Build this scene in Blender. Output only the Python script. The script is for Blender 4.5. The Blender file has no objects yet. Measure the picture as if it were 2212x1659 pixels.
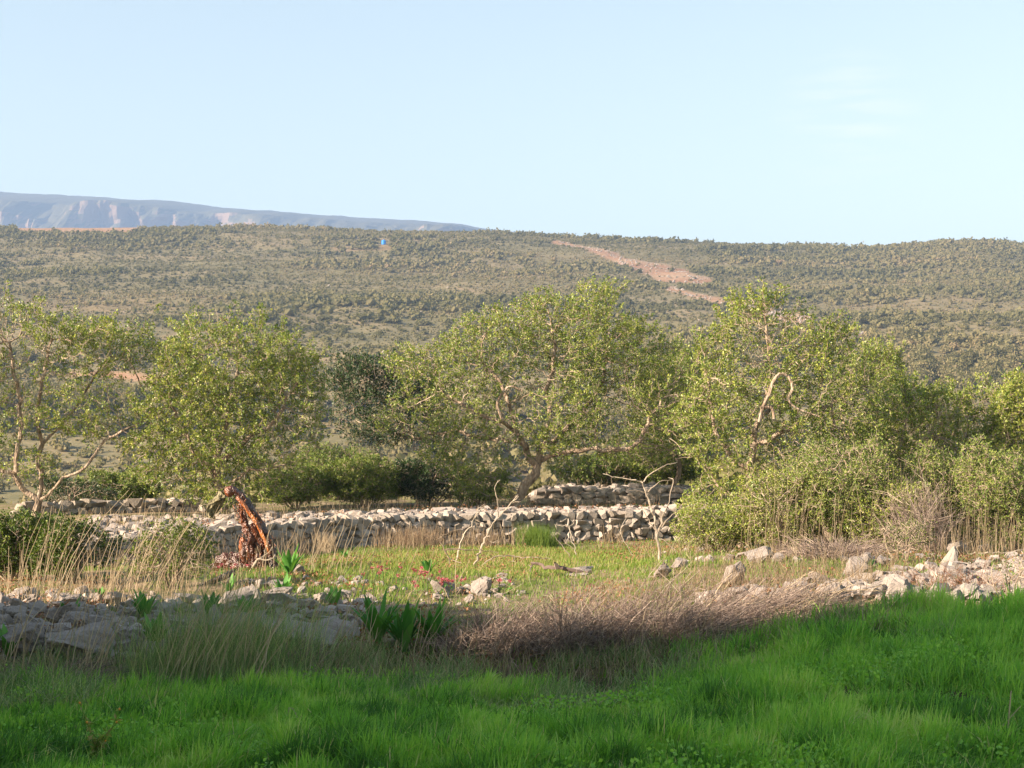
import bpy, math
import numpy as np
from mathutils import Vector

# ------------------------------------------------------------------ camera, world, sun, exposure
scene = bpy.context.scene
C = scene.collection
F36 = 1576.0 / 1024.0                      # focal length / frame width
CAMZ = 1.7
PITCH = math.atan(56 / 1576.0)
cam = bpy.data.objects.new("camera", bpy.data.cameras.new("camera"))
C.objects.link(cam)
cam.data.sensor_width = 36
cam.data.lens = 36 * F36
cam.data.clip_end = 20000
cam.location = (0, 0, CAMZ)
cam.rotation_euler = (math.pi / 2 + PITCH, 0, 0)
scene.camera = cam

SUN_EL = math.radians(24)
SUN_AZ = math.radians(246)                 # clockwise from +Y
sd = Vector((math.sin(SUN_AZ) * math.cos(SUN_EL), math.cos(SUN_AZ) * math.cos(SUN_EL), math.sin(SUN_EL)))
world = bpy.data.worlds.new("World")
scene.world = world
world.use_nodes = True
wn = world.node_tree
wn.nodes.clear()
sky = wn.nodes.new("ShaderNodeTexSky")
sky.sky_type = 'NISHITA'
sky.sun_disc = False
sky.sun_elevation = SUN_EL
sky.sun_rotation = SUN_AZ
sky.air_density = 1.0
sky.dust_density = 0.3
sky.ozone_density = 0.5
# a faint wisp of cirrus high on the right
tc = wn.nodes.new("ShaderNodeTexCoord")
mp = wn.nodes.new("ShaderNodeMapping")
mp.inputs['Rotation'].default_value = (0, math.radians(14), 0)
mp.inputs['Scale'].default_value = (14, 5, 130)
cn = wn.nodes.new("ShaderNodeTexNoise")
cn.inputs['Scale'].default_value = 1.4
cn.inputs['Detail'].default_value = 6
cr = wn.nodes.new("ShaderNodeMapRange")
cr.inputs['From Min'].default_value = 0.42
cr.inputs['From Max'].default_value = 0.8
dv = wn.nodes.new("ShaderNodeVectorMath"); dv.operation = 'DISTANCE'
_c = Vector((0.215, 1.0, 0.203)).normalized()
dv.inputs[1].default_value = _c
dr = wn.nodes.new("ShaderNodeMapRange")
dr.inputs['From Min'].default_value = 0.05
dr.inputs['From Max'].default_value = 0.01
ml = wn.nodes.new("ShaderNodeMath"); ml.operation = 'MULTIPLY'
ml2 = wn.nodes.new("ShaderNodeMath"); ml2.operation = 'MULTIPLY'; ml2.inputs[1].default_value = 0.5
cm = wn.nodes.new("ShaderNodeMixRGB")
cm.inputs[2].default_value = (3.4, 3.2, 3.0, 1)
bg = wn.nodes.new("ShaderNodeBackground")
bg.inputs['Strength'].default_value = 0.14
wo = wn.nodes.new("ShaderNodeOutputWorld")
L = wn.links.new
L(tc.outputs['Generated'], mp.inputs[0]); L(mp.outputs[0], cn.inputs[0]); L(cn.outputs['Fac'], cr.inputs[0])
L(tc.outputs['Generated'], dv.inputs[0]); L(dv.outputs['Value'], dr.inputs[0])
L(cr.outputs[0], ml.inputs[0]); L(dr.outputs[0], ml.inputs[1]); L(ml.outputs[0], ml2.inputs[0])
wb = wn.nodes.new('ShaderNodeMixRGB'); wb.blend_type = 'MULTIPLY'; wb.inputs[0].default_value = 1; wb.inputs[2].default_value = (.81, .70, .55, 1)
gm = wn.nodes.new('ShaderNodeGamma'); gm.inputs['Gamma'].default_value = .9      # the camera's soft highlight roll-off in the bright sky
L(sky.outputs[0], gm.inputs[0]); L(gm.outputs[0], wb.inputs[1])
L(ml2.outputs[0], cm.inputs[0]); L(wb.outputs[0], cm.inputs[1]); L(cm.outputs[0], bg.inputs[0]); L(bg.outputs[0], wo.inputs[0])

sun = bpy.data.objects.new("sun", bpy.data.lights.new("sun", 'SUN'))
C.objects.link(sun)
sun.data.energy = 5.0
sun.data.angle = math.radians(0.6)
sun.data.color = (1.0, 0.80, 0.60)
sun.rotation_euler = sd.to_track_quat('Z', 'Y').to_euler()

scene.view_settings.view_transform = 'Standard'
scene.view_settings.look = 'None'
scene.view_settings.exposure = 1.8
scene.view_settings.gamma = 1
scene.cycles.max_bounces = 6
scene.cycles.diffuse_bounces = 4
scene.cycles.transmission_bounces = 3
scene.cycles.volume_bounces = 0
scene.cycles.transparent_max_bounces = 4
scene.cycles.use_adaptive_sampling = True

QUICK = False
rng = np.random.default_rng(11)

# ------------------------------------------------------------------ noise, terrain heights
def _hash(ix, iy, s):
    n = (ix.astype(np.int64) * 374761393 + iy.astype(np.int64) * 668265263 + s * 974711) & 0x7fffffff
    n = ((n ^ (n >> 13)) * 1274126177) & 0x7fffffff
    return ((n ^ (n >> 16)) & 0xffff) / 65535.0

def vnoise(x, y, s=0):
    x = np.asarray(x, float); y = np.asarray(y, float)
    ix = np.floor(x); iy = np.floor(y); fx = x - ix; fy = y - iy
    fx = fx * fx * (3 - 2 * fx); fy = fy * fy * (3 - 2 * fy)
    a = _hash(ix, iy, s); b = _hash(ix + 1, iy, s); c = _hash(ix, iy + 1, s); d = _hash(ix + 1, iy + 1, s)
    return (a + (b - a) * fx) * (1 - fy) + (c + (d - c) * fx) * fy

def fbm(x, y, s=0, o=4):
    v = 0; a = .5
    for i in range(o):
        v = v + a * vnoise(x, y, s + i * 17); x = x * 2.03; y = y * 2.03; a *= .5
    return v

def sst(v, a, b):
    t = np.clip((v - a) / (b - a), 0, 1)
    return t * t * (3 - 2 * t)

WX = np.array([-40, -12, -7.4, -6.2, -4.1, -1.8, 0, 2.2, 4.2, 8, 40.])
WY = np.array([24, 27.5, 29.5, 31.3, 34.4, 36.0, 36.8, 37.6, 38.2, 39, 42.])
def wall_y(x):
    return np.interp(x, WX, WY)

# skyline of the opposite hill as heights over the eye at 1000 m, by bearing
SKX = (np.array([-900, 0, 500, 700, 1050, 1200, 1500, 1700, 1880, 1960, 2060, 2130, 2212, 2700]) - 1106) / 3404
SKY_ = np.array([226, 227.3, 226.2, 229, 232, 235.5, 242, 245, 247, 244.5, 240.5, 240.3, 244, 258.])
SKZ = CAMZ + (440 - SKY_) / 1576 * 1000

def ground_z(x, y):
    x = np.asarray(x, float); y = np.asarray(y, float)
    x, y = np.broadcast_arrays(x, y)
    near = np.interp(y, [-40, 4, 10, 14, 15.2, 16.2, 22, 30, 36, 60], [-.35, -.4, -.47, -.62, -.60, -.36, -.48, -.66, -.72, -.74])
    # the little grassy bank at the right
    mx = sst(x, 0.3, 4.2); my = sst(y, 9.8, 14.0) * (1 - sst(y, 15.3, 16.4))
    near = near + .54 * mx * my
    near = near + .06 * sst(x, -1.5, 1.0) * (1 - sst(y, 12.5, 14.5))
    # raised stony terrace at the right
    near = near + .36 * sst(x, .6, 3.2) * sst(y, 15.8, 17.0) * (1 - sst(y, 24, 34))
    near = near + (fbm(x * .9, y * .9, 3) - .47) * .16 + (fbm(x * .25, y * .25, 9) - .47) * .25 * sst(y, 8, 18)
    wy = wall_y(x)
    ter = np.interp(x, [-12, -7, -4, 4, 8], [-.2, -.18, -.09, -.06, .0]) + .36 * sst(x, .2, 1.0) * (1 - sst(x, 6, 9)) * sst(y, 43.3, 43.8)
    ter = ter + (fbm(x * .8, y * .8, 21) - .47) * .10
    ter = ter - np.interp(y, [0, 48, 60, 80, 120, 200, 232], [0, 0, .9, 3.2, 8, 9, 8])
    k = sst(y, wy + .12, wy + .4)
    z = near * (1 - k) + ter * k
    far = np.interp(y, [190, 220, 280, 350, 450, 600, 800, 940, 1000, 1030, 1120, 2500, 6000],
                    [-9, -7.5, 0, 12, 28.5, 53, 91, 121, 131, 132, 118, 60, 60])
    b = np.interp(x / np.maximum(y, 1), SKX, SKZ)
    w = sst(y, 350, 1000)
    far = far * (1 - w + w * b / 131.0)
    far = far + (fbm(x * .012, y * .012, 31) - .47) * 9 * sst(y, 260, 420) * (1 - sst(y, 850, 1000))
    far = far + (fbm(x * .06, y * .06, 41) - .47) * 2.2 * sst(y, 260, 340) * (1 - .5*sst(y, 850, 1000))
    q = sst(y, 185, 232)
    return z * (1 - q) + far * q

cp, sp = math.cos(PITCH), math.sin(PITCH)
def pix(X, Y, d):
    """point at forward distance d on the sight line through pixel (X, Y) of the 2212 px wide photograph"""
    u = (X - 1106) / 3404.; v = (829.5 - Y) / 3404.
    yy = cp - v * sp; zz = sp + v * cp
    k = d / yy
    return np.array([u * k, d, CAMZ + zz * k])

def gpt(X, Y, d0=7., d1=1100.):
    ds = np.geomspace(d0, d1, 1500)
    u = (X - 1106) / 3404.; v = (829.5 - Y) / 3404.
    yy = cp - v * sp; zz = sp + v * cp
    xs = u * ds / yy; zs = CAMZ + zz * ds / yy
    g = ground_z(xs, ds)
    i = int(np.argmax(zs <= g))
    return np.array([xs[i], ds[i], g[i]])

def proj(x, y, z):
    """pixel of the 2212 px wide photograph"""
    dz = z - CAMZ
    fy = y * cp + dz * sp; fz = -y * sp + dz * cp
    return 1106 + 3404 * x / fy, 829.5 - 3404 * fz / fy

# ------------------------------------------------------------------ mesh building
class MB:
    def __init__(s):
        s.V = []; s.F = []; s.T = []; s.n = 0
    def add(s, V, F, t=0.5):
        V = np.asarray(V, np.float32).reshape(-1, 3)
        F = np.asarray(F, np.int64)
        s.V.append(V); s.F.append(F + s.n)
        t = np.asarray(t, np.float32)
        s.T.append(np.broadcast_to(t, (len(V),)) if t.ndim == 0 else t.reshape(-1))
        s.n += len(V)
    def mesh(s, name, mat, smooth=False):
        me = bpy.data.meshes.new(name)
        if not s.V:
            return me
        V = np.concatenate(s.V)
        T = np.concatenate(s.T)
        loops = np.concatenate([f.ravel() for f in s.F])
        tot = np.concatenate([np.full(len(f), f.shape[1], np.int32) for f in s.F])
        st = np.concatenate([[0], np.cumsum(tot)[:-1]]).astype(np.int32)
        me.vertices.add(len(V)); me.vertices.foreach_set("co", V.ravel())
        me.loops.add(len(loops)); me.loops.foreach_set("vertex_index", loops.astype(np.int32))
        me.polygons.add(len(tot)); me.polygons.foreach_set("loop_start", st)
        try:
            me.polygons.foreach_set("loop_total", tot)
        except Exception:
            pass
        me.update(calc_edges=True)
        a = me.attributes.new("tint", 'FLOAT', 'POINT')
        a.data.foreach_set("value", T.astype(np.float32))
        me.polygons.foreach_set("use_smooth", np.full(len(tot), bool(smooth)))
        if mat:
            me.materials.append(mat)
        return me
    def build(s, name, mat, parent=None, smooth=False, loc=None):
        """links ONE mesh object; with loc the mesh is stored relative to it"""
        if loc is not None:
            for i in range(len(s.V)):
                s.V[i] = s.V[i] - np.asarray(loc, np.float32)
        o = bpy.data.objects.new(name, s.mesh(name, mat, smooth))
        C.objects.link(o)
        if parent:
            o.parent = parent
        elif loc is not None:
            o.location = loc
        return o

def tag(o, label=None, cat=None, group=None, kind=None):
    if label: o['label'] = label
    if cat: o['category'] = cat
    if group: o['group'] = group
    if kind: o['kind'] = kind
    return o

def empty(name, loc, label=None, cat=None, group=None):
    o = bpy.data.objects.new(name, None)
    o.empty_display_size = .1
    C.objects.link(o); o.location = [float(v) for v in loc]
    return tag(o, label, cat, group)

def nrm(v):
    return v / np.maximum(np.linalg.norm(v, axis=-1, keepdims=True), 1e-9)

def stems(mb, P, R, sides=3, tint=0.5):
    """many thin tubes at once. P (m,k,3), R (m,k)"""
    P = np.asarray(P, float); m, k, _ = P.shape
    R = np.broadcast_to(np.asarray(R, float), (m, k))
    t = nrm(P[:, -1] - P[:, 0])
    ref = np.where(np.abs(t[:, 2:3]) > .8, np.array([[1., .1, 0]]), np.array([[0, 0, 1.]]))
    a = nrm(np.cross(t, ref)); b = np.cross(t, a)
    ang = np.arange(sides) * 2 * np.pi / sides
    ring = a[:, None, None, :] * np.cos(ang)[None, None, :, None] + b[:, None, None, :] * np.sin(ang)[None, None, :, None]
    V = P[:, :, None, :] + ring * R[:, :, None, None]
    V = V.reshape(-1, 3)
    base = (np.arange(m) * k * sides)[:, None, None]
    i = np.arange(k - 1)[None, :, None] * sides; j = np.arange(sides)[None, None, :]; j2 = (j + 1) % sides
    F = np.stack([base + i + j, base + i + j2, base + i + sides + j2, base + i + sides + j], -1).reshape(-1, 4)
    t = np.asarray(tint, float)
    t = np.repeat(np.broadcast_to(t, (m,)), k * sides)
    mb.add(V, F, t)

def tube(mb, P, R, sides=8, tint=0.5, rough=0.0, cap=True):
    """one continuous tube with a transported frame and uneven bark"""
    P = np.asarray(P, float); n = len(P); R = np.broadcast_to(np.asarray(R, float), (n,))
    T = np.gradient(P, axis=0); T = nrm(T)
    a = np.cross(T[0], [0.13, .2, 1.]); a = a / max(np.linalg.norm(a), 1e-9)
    ang = np.arange(sides) * 2 * np.pi / sides
    V = np.empty((n, sides, 3))
    ph = rng.random(4) * 6.28
    for i in range(n):
        a = a - T[i] * np.dot(a, T[i]); a = a / max(np.linalg.norm(a), 1e-9)
        b = np.cross(T[i], a)
        r = R[i]
        rr = r * (1 + rough * (np.sin(ang * 3 + ph[0] + i * .5) * .5 + np.sin(ang * 5 + ph[1] - i * .8) * .3) + rough * .6 * (rng.random(sides) - .5))
        V[i] = P[i] + np.outer(np.cos(ang) * rr, a) + np.outer(np.sin(ang) * rr, b)
    i = np.arange(n - 1)[:, None] * sides; j = np.arange(sides)[None, :]; j2 = (j + 1) % sides
    F = np.stack([i + j, i + j2, i + sides + j2, i + sides + j], -1).reshape(-1, 4)
    mb.add(V.reshape(-1, 3), F, tint)
    if cap:
        c0 = np.concatenate([V[-1], [P[-1]]]); Fc = np.stack([np.arange(sides), (np.arange(sides) + 1) % sides, np.full(sides, sides)], -1)
        mb.add(c0, Fc, tint)

def resample(P, step):
    P = np.asarray(P, float)
    # Catmull-Rom through the points
    out = []
    Q = np.vstack([2 * P[0] - P[1], P, 2 * P[-1] - P[-2]])
    for i in range(1, len(Q) - 2):
        n = max(2, int(np.linalg.norm(Q[i + 1] - Q[i]) / step))
        t = np.linspace(0, 1, n, endpoint=False)[:, None]
        p0, p1, p2, p3 = Q[i - 1], Q[i], Q[i + 1], Q[i + 2]
        out.append(.5 * ((2 * p1) + (-p0 + p2) * t + (2 * p0 - 5 * p1 + 4 * p2 - p3) * t ** 2 + (-p0 + 3 * p1 - 3 * p2 + p3) * t ** 3))
    out.append(P[-1:])
    return np.vstack(out)

def blades(mb, P, W, side, tint):
    """flat tapering strips. P (m,k,3) centre lines, W (m,) base width, side (m,3)"""
    m, k, _ = P.shape
    w = W[:, None] * np.array([1, .85, .6, .3][:k - 1] if k <= 5 else np.linspace(1, .2, k - 1))[None, :k - 1] * .5
    Lf = P[:, :-1] - side[:, None] * w[..., None]
    Rt = P[:, :-1] + side[:, None] * w[..., None]
    V = np.concatenate([np.stack([Lf, Rt], 2).reshape(m, -1, 3), P[:, -1:]], 1)     # 2(k-1)+1 verts
    nv = 2 * (k - 1) + 1
    b = (np.arange(m) * nv)[:, None]
    i = (np.arange(k - 2) * 2)[None, :]
    Fq = np.stack([b + i, b + i + 1, b + i + 3, b + i + 2], -1).reshape(-1, 4)
    e = 2 * (k - 2)
    Ft = np.stack([b[:, 0] + e, b[:, 0] + e + 1, b[:, 0] + e + 2], -1)
    V = V.reshape(-1, 3)
    T = np.repeat(np.broadcast_to(np.asarray(tint, float), (m,)), nv)
    n0 = mb.n
    mb.add(V, Fq, T)
    mb.F.append(Ft + n0)

def grass(mb, x, y, h, w, lean=.35, tint=None, k=4, curl=.5, z=None, wind=(0.15, 0)):
    m = len(x)
    z = ground_z(x, y) if z is None else z
    az = rng.random(m) * 2 * np.pi
    d = np.stack([np.cos(az), np.sin(az)], -1) * (rng.random(m) * lean)[:, None] + np.array(wind)
    t = np.linspace(0, 1, k)
    P = np.empty((m, k, 3))
    hh = np.asarray(h)[:, None]
    bend = t ** 1.6
    P[:, :, 0] = x[:, None] + d[:, 0:1] * hh * bend
    P[:, :, 1] = y[:, None] + d[:, 1:2] * hh * bend
    drop = np.clip(np.linalg.norm(d, axis=1), 0, 1)[:, None] * curl
    P[:, :, 2] = z[:, None] - .02 + hh * (t - drop * t ** 2.5)
    sa = rng.random(m) * 2 * np.pi
    side = np.stack([np.cos(sa), np.sin(sa) * .5, np.zeros(m)], -1); side = nrm(side)
    blades(mb, P, np.broadcast_to(w, (m,)).astype(float), side, rng.random(m) if tint is None else tint)

def leaves(mb, P, size, tint, D=None, aspect=.5):
    """small pointed leaves, four verts each"""
    m = len(P)
    if D is None:
        D = nrm(rng.normal(size=(m, 3)))
    S = nrm(np.cross(D, rng.normal(size=(m, 3))))
    N = np.cross(D, S)
    s = np.broadcast_to(size, (m,))[:, None]
    a = P; c = P + D * s
    mid = P + D * s * .5 + N * s * .06
    b = mid + S * s * aspect * .5; d = mid - S * s * aspect * .5
    V = np.stack([a, b, c, d], 1).reshape(-1, 3)
    F = (np.arange(m) * 4)[:, None] + np.arange(4)[None]
    mb.add(V, F, np.repeat(np.broadcast_to(tint, (m,)), 4))

# ------------------------------------------------------------------ materials
def nt(name):
    m = bpy.data.materials.new(name); m.use_nodes = True
    t = m.node_tree; t.nodes.clear()
    return m, t

def node(t, typ, **kw):
    n = t.nodes.new(typ)
    for k, v in kw.items():
        if k in n.inputs.keys():
            n.inputs[k].default_value = v
        else:
            setattr(n, k, v)
    return n

def ramp(t, cols, pos=None, src=None):
    r = t.nodes.new("ShaderNodeValToRGB")
    e = r.color_ramp.elements
    pos = pos if pos is not None else np.linspace(0, 1, len(cols))
    while len(e) < len(cols): e.new(.5)
    for i, (c, p) in enumerate(zip(cols, pos)):
        e[i].position = float(p); e[i].color = (*c, 1)
    if src is not None: t.links.new(src, r.inputs[0])
    return r

def tinted(name, cols, pos=None, rough=.6, transl=0.0, spec=.3, noise=None, objrand=0.0):
    m, t = nt(name)
    at = node(t, "ShaderNodeAttribute", attribute_name="tint")
    src = at.outputs['Fac']
    if objrand:
        oi = node(t, "ShaderNodeObjectInfo")
        mu = node(t, "ShaderNodeMath", operation='MULTIPLY_ADD'); mu.inputs[1].default_value = objrand; 
        t.links.new(oi.outputs['Random'], mu.inputs[0])
        ad = node(t, "ShaderNodeMath", operation='ADD'); ad.inputs[1].default_value = -objrand * .5
        t.links.new(src, ad.inputs[0]); t.links.new(ad.outputs[0], mu.inputs[2]); src = mu.outputs[0]
    if noise:
        tcn = node(t, "ShaderNodeTexCoord")
        nz = node(t, "ShaderNodeTexNoise"); nz.inputs['Scale'].default_value = noise[0]; nz.inputs['Detail'].default_value = 4
        t.links.new(tcn.outputs['Object'], nz.inputs[0])
        mu = node(t, "ShaderNodeMath", operation='MULTIPLY_ADD'); mu.inputs[1].default_value = noise[1]
        ad = node(t, "ShaderNodeMath", operation='ADD'); ad.inputs[1].default_value = -noise[1] * .5
        t.links.new(src, ad.inputs[0]); t.links.new(nz.outputs['Fac'], mu.inputs[0]); t.links.new(ad.outputs[0], mu.inputs[2]); src = mu.outputs[0]
    r = ramp(t, cols, pos, src)
    p = node(t, "ShaderNodeBsdfPrincipled"); p.inputs['Roughness'].default_value = rough
    p.inputs['Specular IOR Level'].default_value = spec
    t.links.new(r.outputs[0], p.inputs['Base Color'])
    o = node(t, "ShaderNodeOutputMaterial")
    if transl > 0:
        tr = node(t, "ShaderNodeBsdfTranslucent")
        g = node(t, "ShaderNodeMixRGB", blend_type='MULTIPLY'); g.inputs[0].default_value = 1
        g.inputs[2].default_value = (1.25, 1.3, .55, 1)
        t.links.new(r.outputs[0], g.inputs[1]); t.links.new(g.outputs[0], tr.inputs[0])
        mx = node(t, "ShaderNodeMixShader"); mx.inputs[0].default_value = transl
        t.links.new(p.outputs[0], mx.inputs[1]); t.links.new(tr.outputs[0], mx.inputs[2]); t.links.new(mx.outputs[0], o.inputs[0])
    else:
        t.links.new(p.outputs[0], o.inputs[0])
    return m

M = {}
M['carob'] = tinted('carob_leaf', [(.045, .095, .016), (.155, .215, .034), (.33, .355, .07), (.58, .54, .16)], [0, .4, .8, 1], rough=.42, transl=.28, spec=.5)
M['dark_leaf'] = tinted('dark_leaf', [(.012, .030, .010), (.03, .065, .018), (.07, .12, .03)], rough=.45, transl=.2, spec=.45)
M['olive_leaf'] = tinted('scrub_leaf', [(.055, .105, .020), (.13, .185, .038), (.25, .28, .065), (.34, .31, .12)], [0, .45, .85, 1], rough=.6, transl=.22)
M['mastic'] = tinted('mastic_leaf', [(.018, .042, .008), (.06, .10, .016), (.20, .24, .04)], [0, .5, 1], rough=.5, transl=.22)
M['grass'] = tinted('lush_grass', [(.065, .175, .035), (.19, .43, .06), (.35, .57, .09), (.47, .57, .19), (.58, .48, .29)], [0, .4, .85, .96, 1], rough=.5, transl=.38, spec=.3)
M['field'] = tinted('field_grass', [(.07, .14, .025), (.13, .22, .035), (.20, .26, .05), (.34, .27, .13)], [0, .4, .8, 1], rough=.6, transl=.35)
M['strap'] = tinted('strap_leaf', [(.035, .125, .025), (.075, .22, .04), (.15, .32, .08)], rough=.6, transl=.25, spec=.2)
M['dry'] = tinted('dry_stem', [(.13, .085, .055), (.24, .17, .105), (.36, .28, .18), (.5, .40, .27)], rough=.7)
M['brown'] = tinted('dead_shrub_twig', [(.10, .07, .06), (.18, .135, .115), (.28, .22, .185), (.42, .34, .28)], rough=.8)
M['deadwood'] = tinted('bleached_wood', [(.20, .165, .13), (.32, .27, .215), (.44, .385, .31)], rough=.8, noise=(14, .7))
M['twig'] = tinted('twig_bark', [(.12, .09, .065), (.26, .205, .155), (.40, .33, .26)], rough=.8, noise=(6, .6))
M['sedge'] = tinted('sedge_blade', [(.10, .19, .07), (.19, .29, .11), (.32, .38, .18), (.55, .47, .29)], [0, .5, .8, 1], rough=.6, transl=.3)
M['litter'] = tinted('leaf_litter', [(.13, .05, .025), (.22, .095, .05), (.28, .15, .085), (.20, .13, .06)], rough=.7, transl=.15)
M['pink'] = tinted('pink_flower', [(.25, .03, .06), (.42, .07, .12), (.50, .18, .22)], rough=.6, transl=.2)
M['hillbush'] = tinted('hill_foliage', [(.102, .100, .050), (.172, .162, .078), (.238, .205, .110), (.28, .215, .135)], [0, .4, .8, 1], rough=.9, spec=.05, objrand=.4, transl=.3)
M['valleybush'] = M['hillbush']

def bark(name, cols, scale=9):
    m, t = nt(name)
    tcn = node(t, "ShaderNodeTexCoord")
    mp = node(t, "ShaderNodeMapping"); mp.inputs['Scale'].default_value = (1, 1, .45)
    n1 = node(t, "ShaderNodeTexNoise"); n1.inputs['Scale'].default_value = scale; n1.inputs['Detail'].default_value = 8; n1.inputs['Roughness'].default_value = .65
    n2 = node(t, "ShaderNodeTexVoronoi"); n2.inputs['Scale'].default_value = scale * 2.5
    t.links.new(tcn.outputs['Object'], mp.inputs[0]); t.links.new(mp.outputs[0], n1.inputs[0]); t.links.new(mp.outputs[0], n2.inputs[0])
    r = ramp(t, cols, [.3, .5, .68][:len(cols)], n1.outputs['Fac'])
    p = node(t, "ShaderNodeBsdfPrincipled"); p.inputs['Roughness'].default_value = .85; p.inputs['Specular IOR Level'].default_value = .2
    ad = node(t, "ShaderNodeMath", operation='ADD'); t.links.new(n1.outputs['Fac'], ad.inputs[0]); t.links.new(n2.outputs['Distance'], ad.inputs[1])
    b = node(t, "ShaderNodeBump"); b.inputs['Strength'].default_value = .8; b.inputs['Distance'].default_value = .03
    t.links.new(ad.outputs[0], b.inputs['Height']); t.links.new(b.outputs[0], p.inputs['Normal'])
    t.links.new(r.outputs[0], p.inputs['Base Color'])
    o = node(t, "ShaderNodeOutputMaterial"); t.links.new(p.outputs[0], o.inputs[0])
    return m
M['bark'] = bark('carob_bark', [(.10, .07, .05), (.26, .20, .15), (.42, .35, .28)])
M['mossbark'] = bark('mossy_bark', [(.06, .055, .035), (.17, .15, .09), (.30, .27, .18)], 14)

def stone(name, cols, lichen=.35, scale=3.):
    m, t = nt(name)
    tcn = node(t, "ShaderNodeTexCoord")
    at = node(t, "ShaderNodeAttribute", attribute_name="tint")
    oi = node(t, "ShaderNodeObjectInfo")
    n1 = node(t, "ShaderNodeTexNoise"); n1.inputs['Scale'].default_value = scale; n1.inputs['Detail'].default_value = 7; n1.inputs['Roughness'].default_value = .62
    n3 = node(t, "ShaderNodeTexNoise"); n3.inputs['Scale'].default_value = scale * 7; n3.inputs['Detail'].default_value = 6; n3.inputs['Roughness'].default_value = .7
    vo = node(t, "ShaderNodeVectorMath", operation='ADD')
    t.links.new(tcn.outputs['Object'], vo.inputs[0]); 
    sc = node(t, "ShaderNodeMath", operation='MULTIPLY'); sc.inputs[1].default_value = 31.7
    t.links.new(oi.outputs['Random'], sc.inputs[0]); t.links.new(sc.outputs[0], vo.inputs[1])
    for n in (n1, n3): t.links.new(vo.outputs[0], n.inputs[0])
    mu = node(t, "ShaderNodeMath", operation='MULTIPLY_ADD'); mu.inputs[1].default_value = .55
    t.links.new(at.outputs['Fac'], mu.inputs[0])
    m2 = node(t, "ShaderNodeMath", operation='MULTIPLY_ADD'); m2.inputs[1].default_value = .9; m2.inputs[2].default_value = -.22
    t.links.new(n1.outputs['Fac'], m2.inputs[0]); t.links.new(m2.outputs[0], mu.inputs[2])
    r = ramp(t, cols, [0, .35, .7, 1][:len(cols)], mu.outputs[0])
    mr = node(t, "ShaderNodeMapRange"); mr.inputs['From Min'].default_value = .52; mr.inputs['From Max'].default_value = .68; mr.inputs['To Max'].default_value = lichen
    t.links.new(n3.outputs['Fac'], mr.inputs[0])
    mx = node(t, "ShaderNodeMixRGB"); mx.inputs[2].default_value = (.10, .098, .085, 1)
    t.links.new(mr.outputs[0], mx.inputs[0]); t.links.new(r.outputs[0], mx.inputs[1])
    p = node(t, "ShaderNodeBsdfPrincipled"); p.inputs['Roughness'].default_value = .88; p.inputs['Specular IOR Level'].default_value = .2
    b = node(t, "ShaderNodeBump"); b.inputs['Strength'].default_value = .7; b.inputs['Distance'].default_value = .03
    t.links.new(n3.outputs['Fac'], b.inputs['Height']); t.links.new(b.outputs[0], p.inputs['Normal'])
    t.links.new(mx.outputs[0], p.inputs['Base Color'])
    o = node(t, "ShaderNodeOutputMaterial"); t.links.new(p.outputs[0], o.inputs[0])
    return m
M['stone'] = stone('limestone', [(.16, .14, .125), (.25, .22, .20), (.34, .30, .27), (.42, .38, .34)])
M['wallstone'] = stone('wall_limestone', [(.17, .145, .12), (.26, .225, .19), (.35, .305, .265), (.43, .38, .33)], lichen=.55)

def ground_mat():
    m, t = nt('soil')
    tcn = node(t, "ShaderNodeTexCoord")
    at = node(t, "ShaderNodeAttribute", attribute_name="tint")
    n1 = node(t, "ShaderNodeTexNoise"); n1.inputs['Scale'].default_value = 1.3; n1.inputs['Detail'].default_value = 8; n1.inputs['Roughness'].default_value = .7
    n2 = node(t, "ShaderNodeTexNoise"); n2.inputs['Scale'].default_value = 14; n2.inputs['Detail'].default_value = 6
    t.links.new(tcn.outputs['Object'], n1.inputs[0]); t.links.new(tcn.outputs['Object'], n2.inputs[0])
    a = ramp(t, [(.035, .045, .015), (.06, .065, .025), (.10, .075, .045)], [.35, .5, .65], n1.outputs['Fac'])     # under grass
    b = ramp(t, [(.10, .13, .03), (.19, .145, .085), (.30, .23, .17)], [.38, .52, .66], n1.outputs['Fac'])        # stony field
    mx = node(t, "ShaderNodeMixRGB"); t.links.new(at.outputs['Fac'], mx.inputs[0]); t.links.new(a.outputs[0], mx.inputs[1]); t.links.new(b.outputs[0], mx.inputs[2])
    p = node(t, "ShaderNodeBsdfPrincipled"); p.inputs['Roughness'].default_value = .95; p.inputs['Specular IOR Level'].default_value = .1
    bu = node(t, "ShaderNodeBump"); bu.inputs['Strength'].default_value = .8; bu.inputs['Distance'].default_value = .05
    t.links.new(n2.outputs['Fac'], bu.inputs['Height']); t.links.new(bu.outputs[0], p.inputs['Normal'])
    t.links.new(mx.outputs[0], p.inputs['Base Color'])
    o = node(t, "ShaderNodeOutputMaterial"); t.links.new(p.outputs[0], o.inputs[0])
    return m

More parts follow.
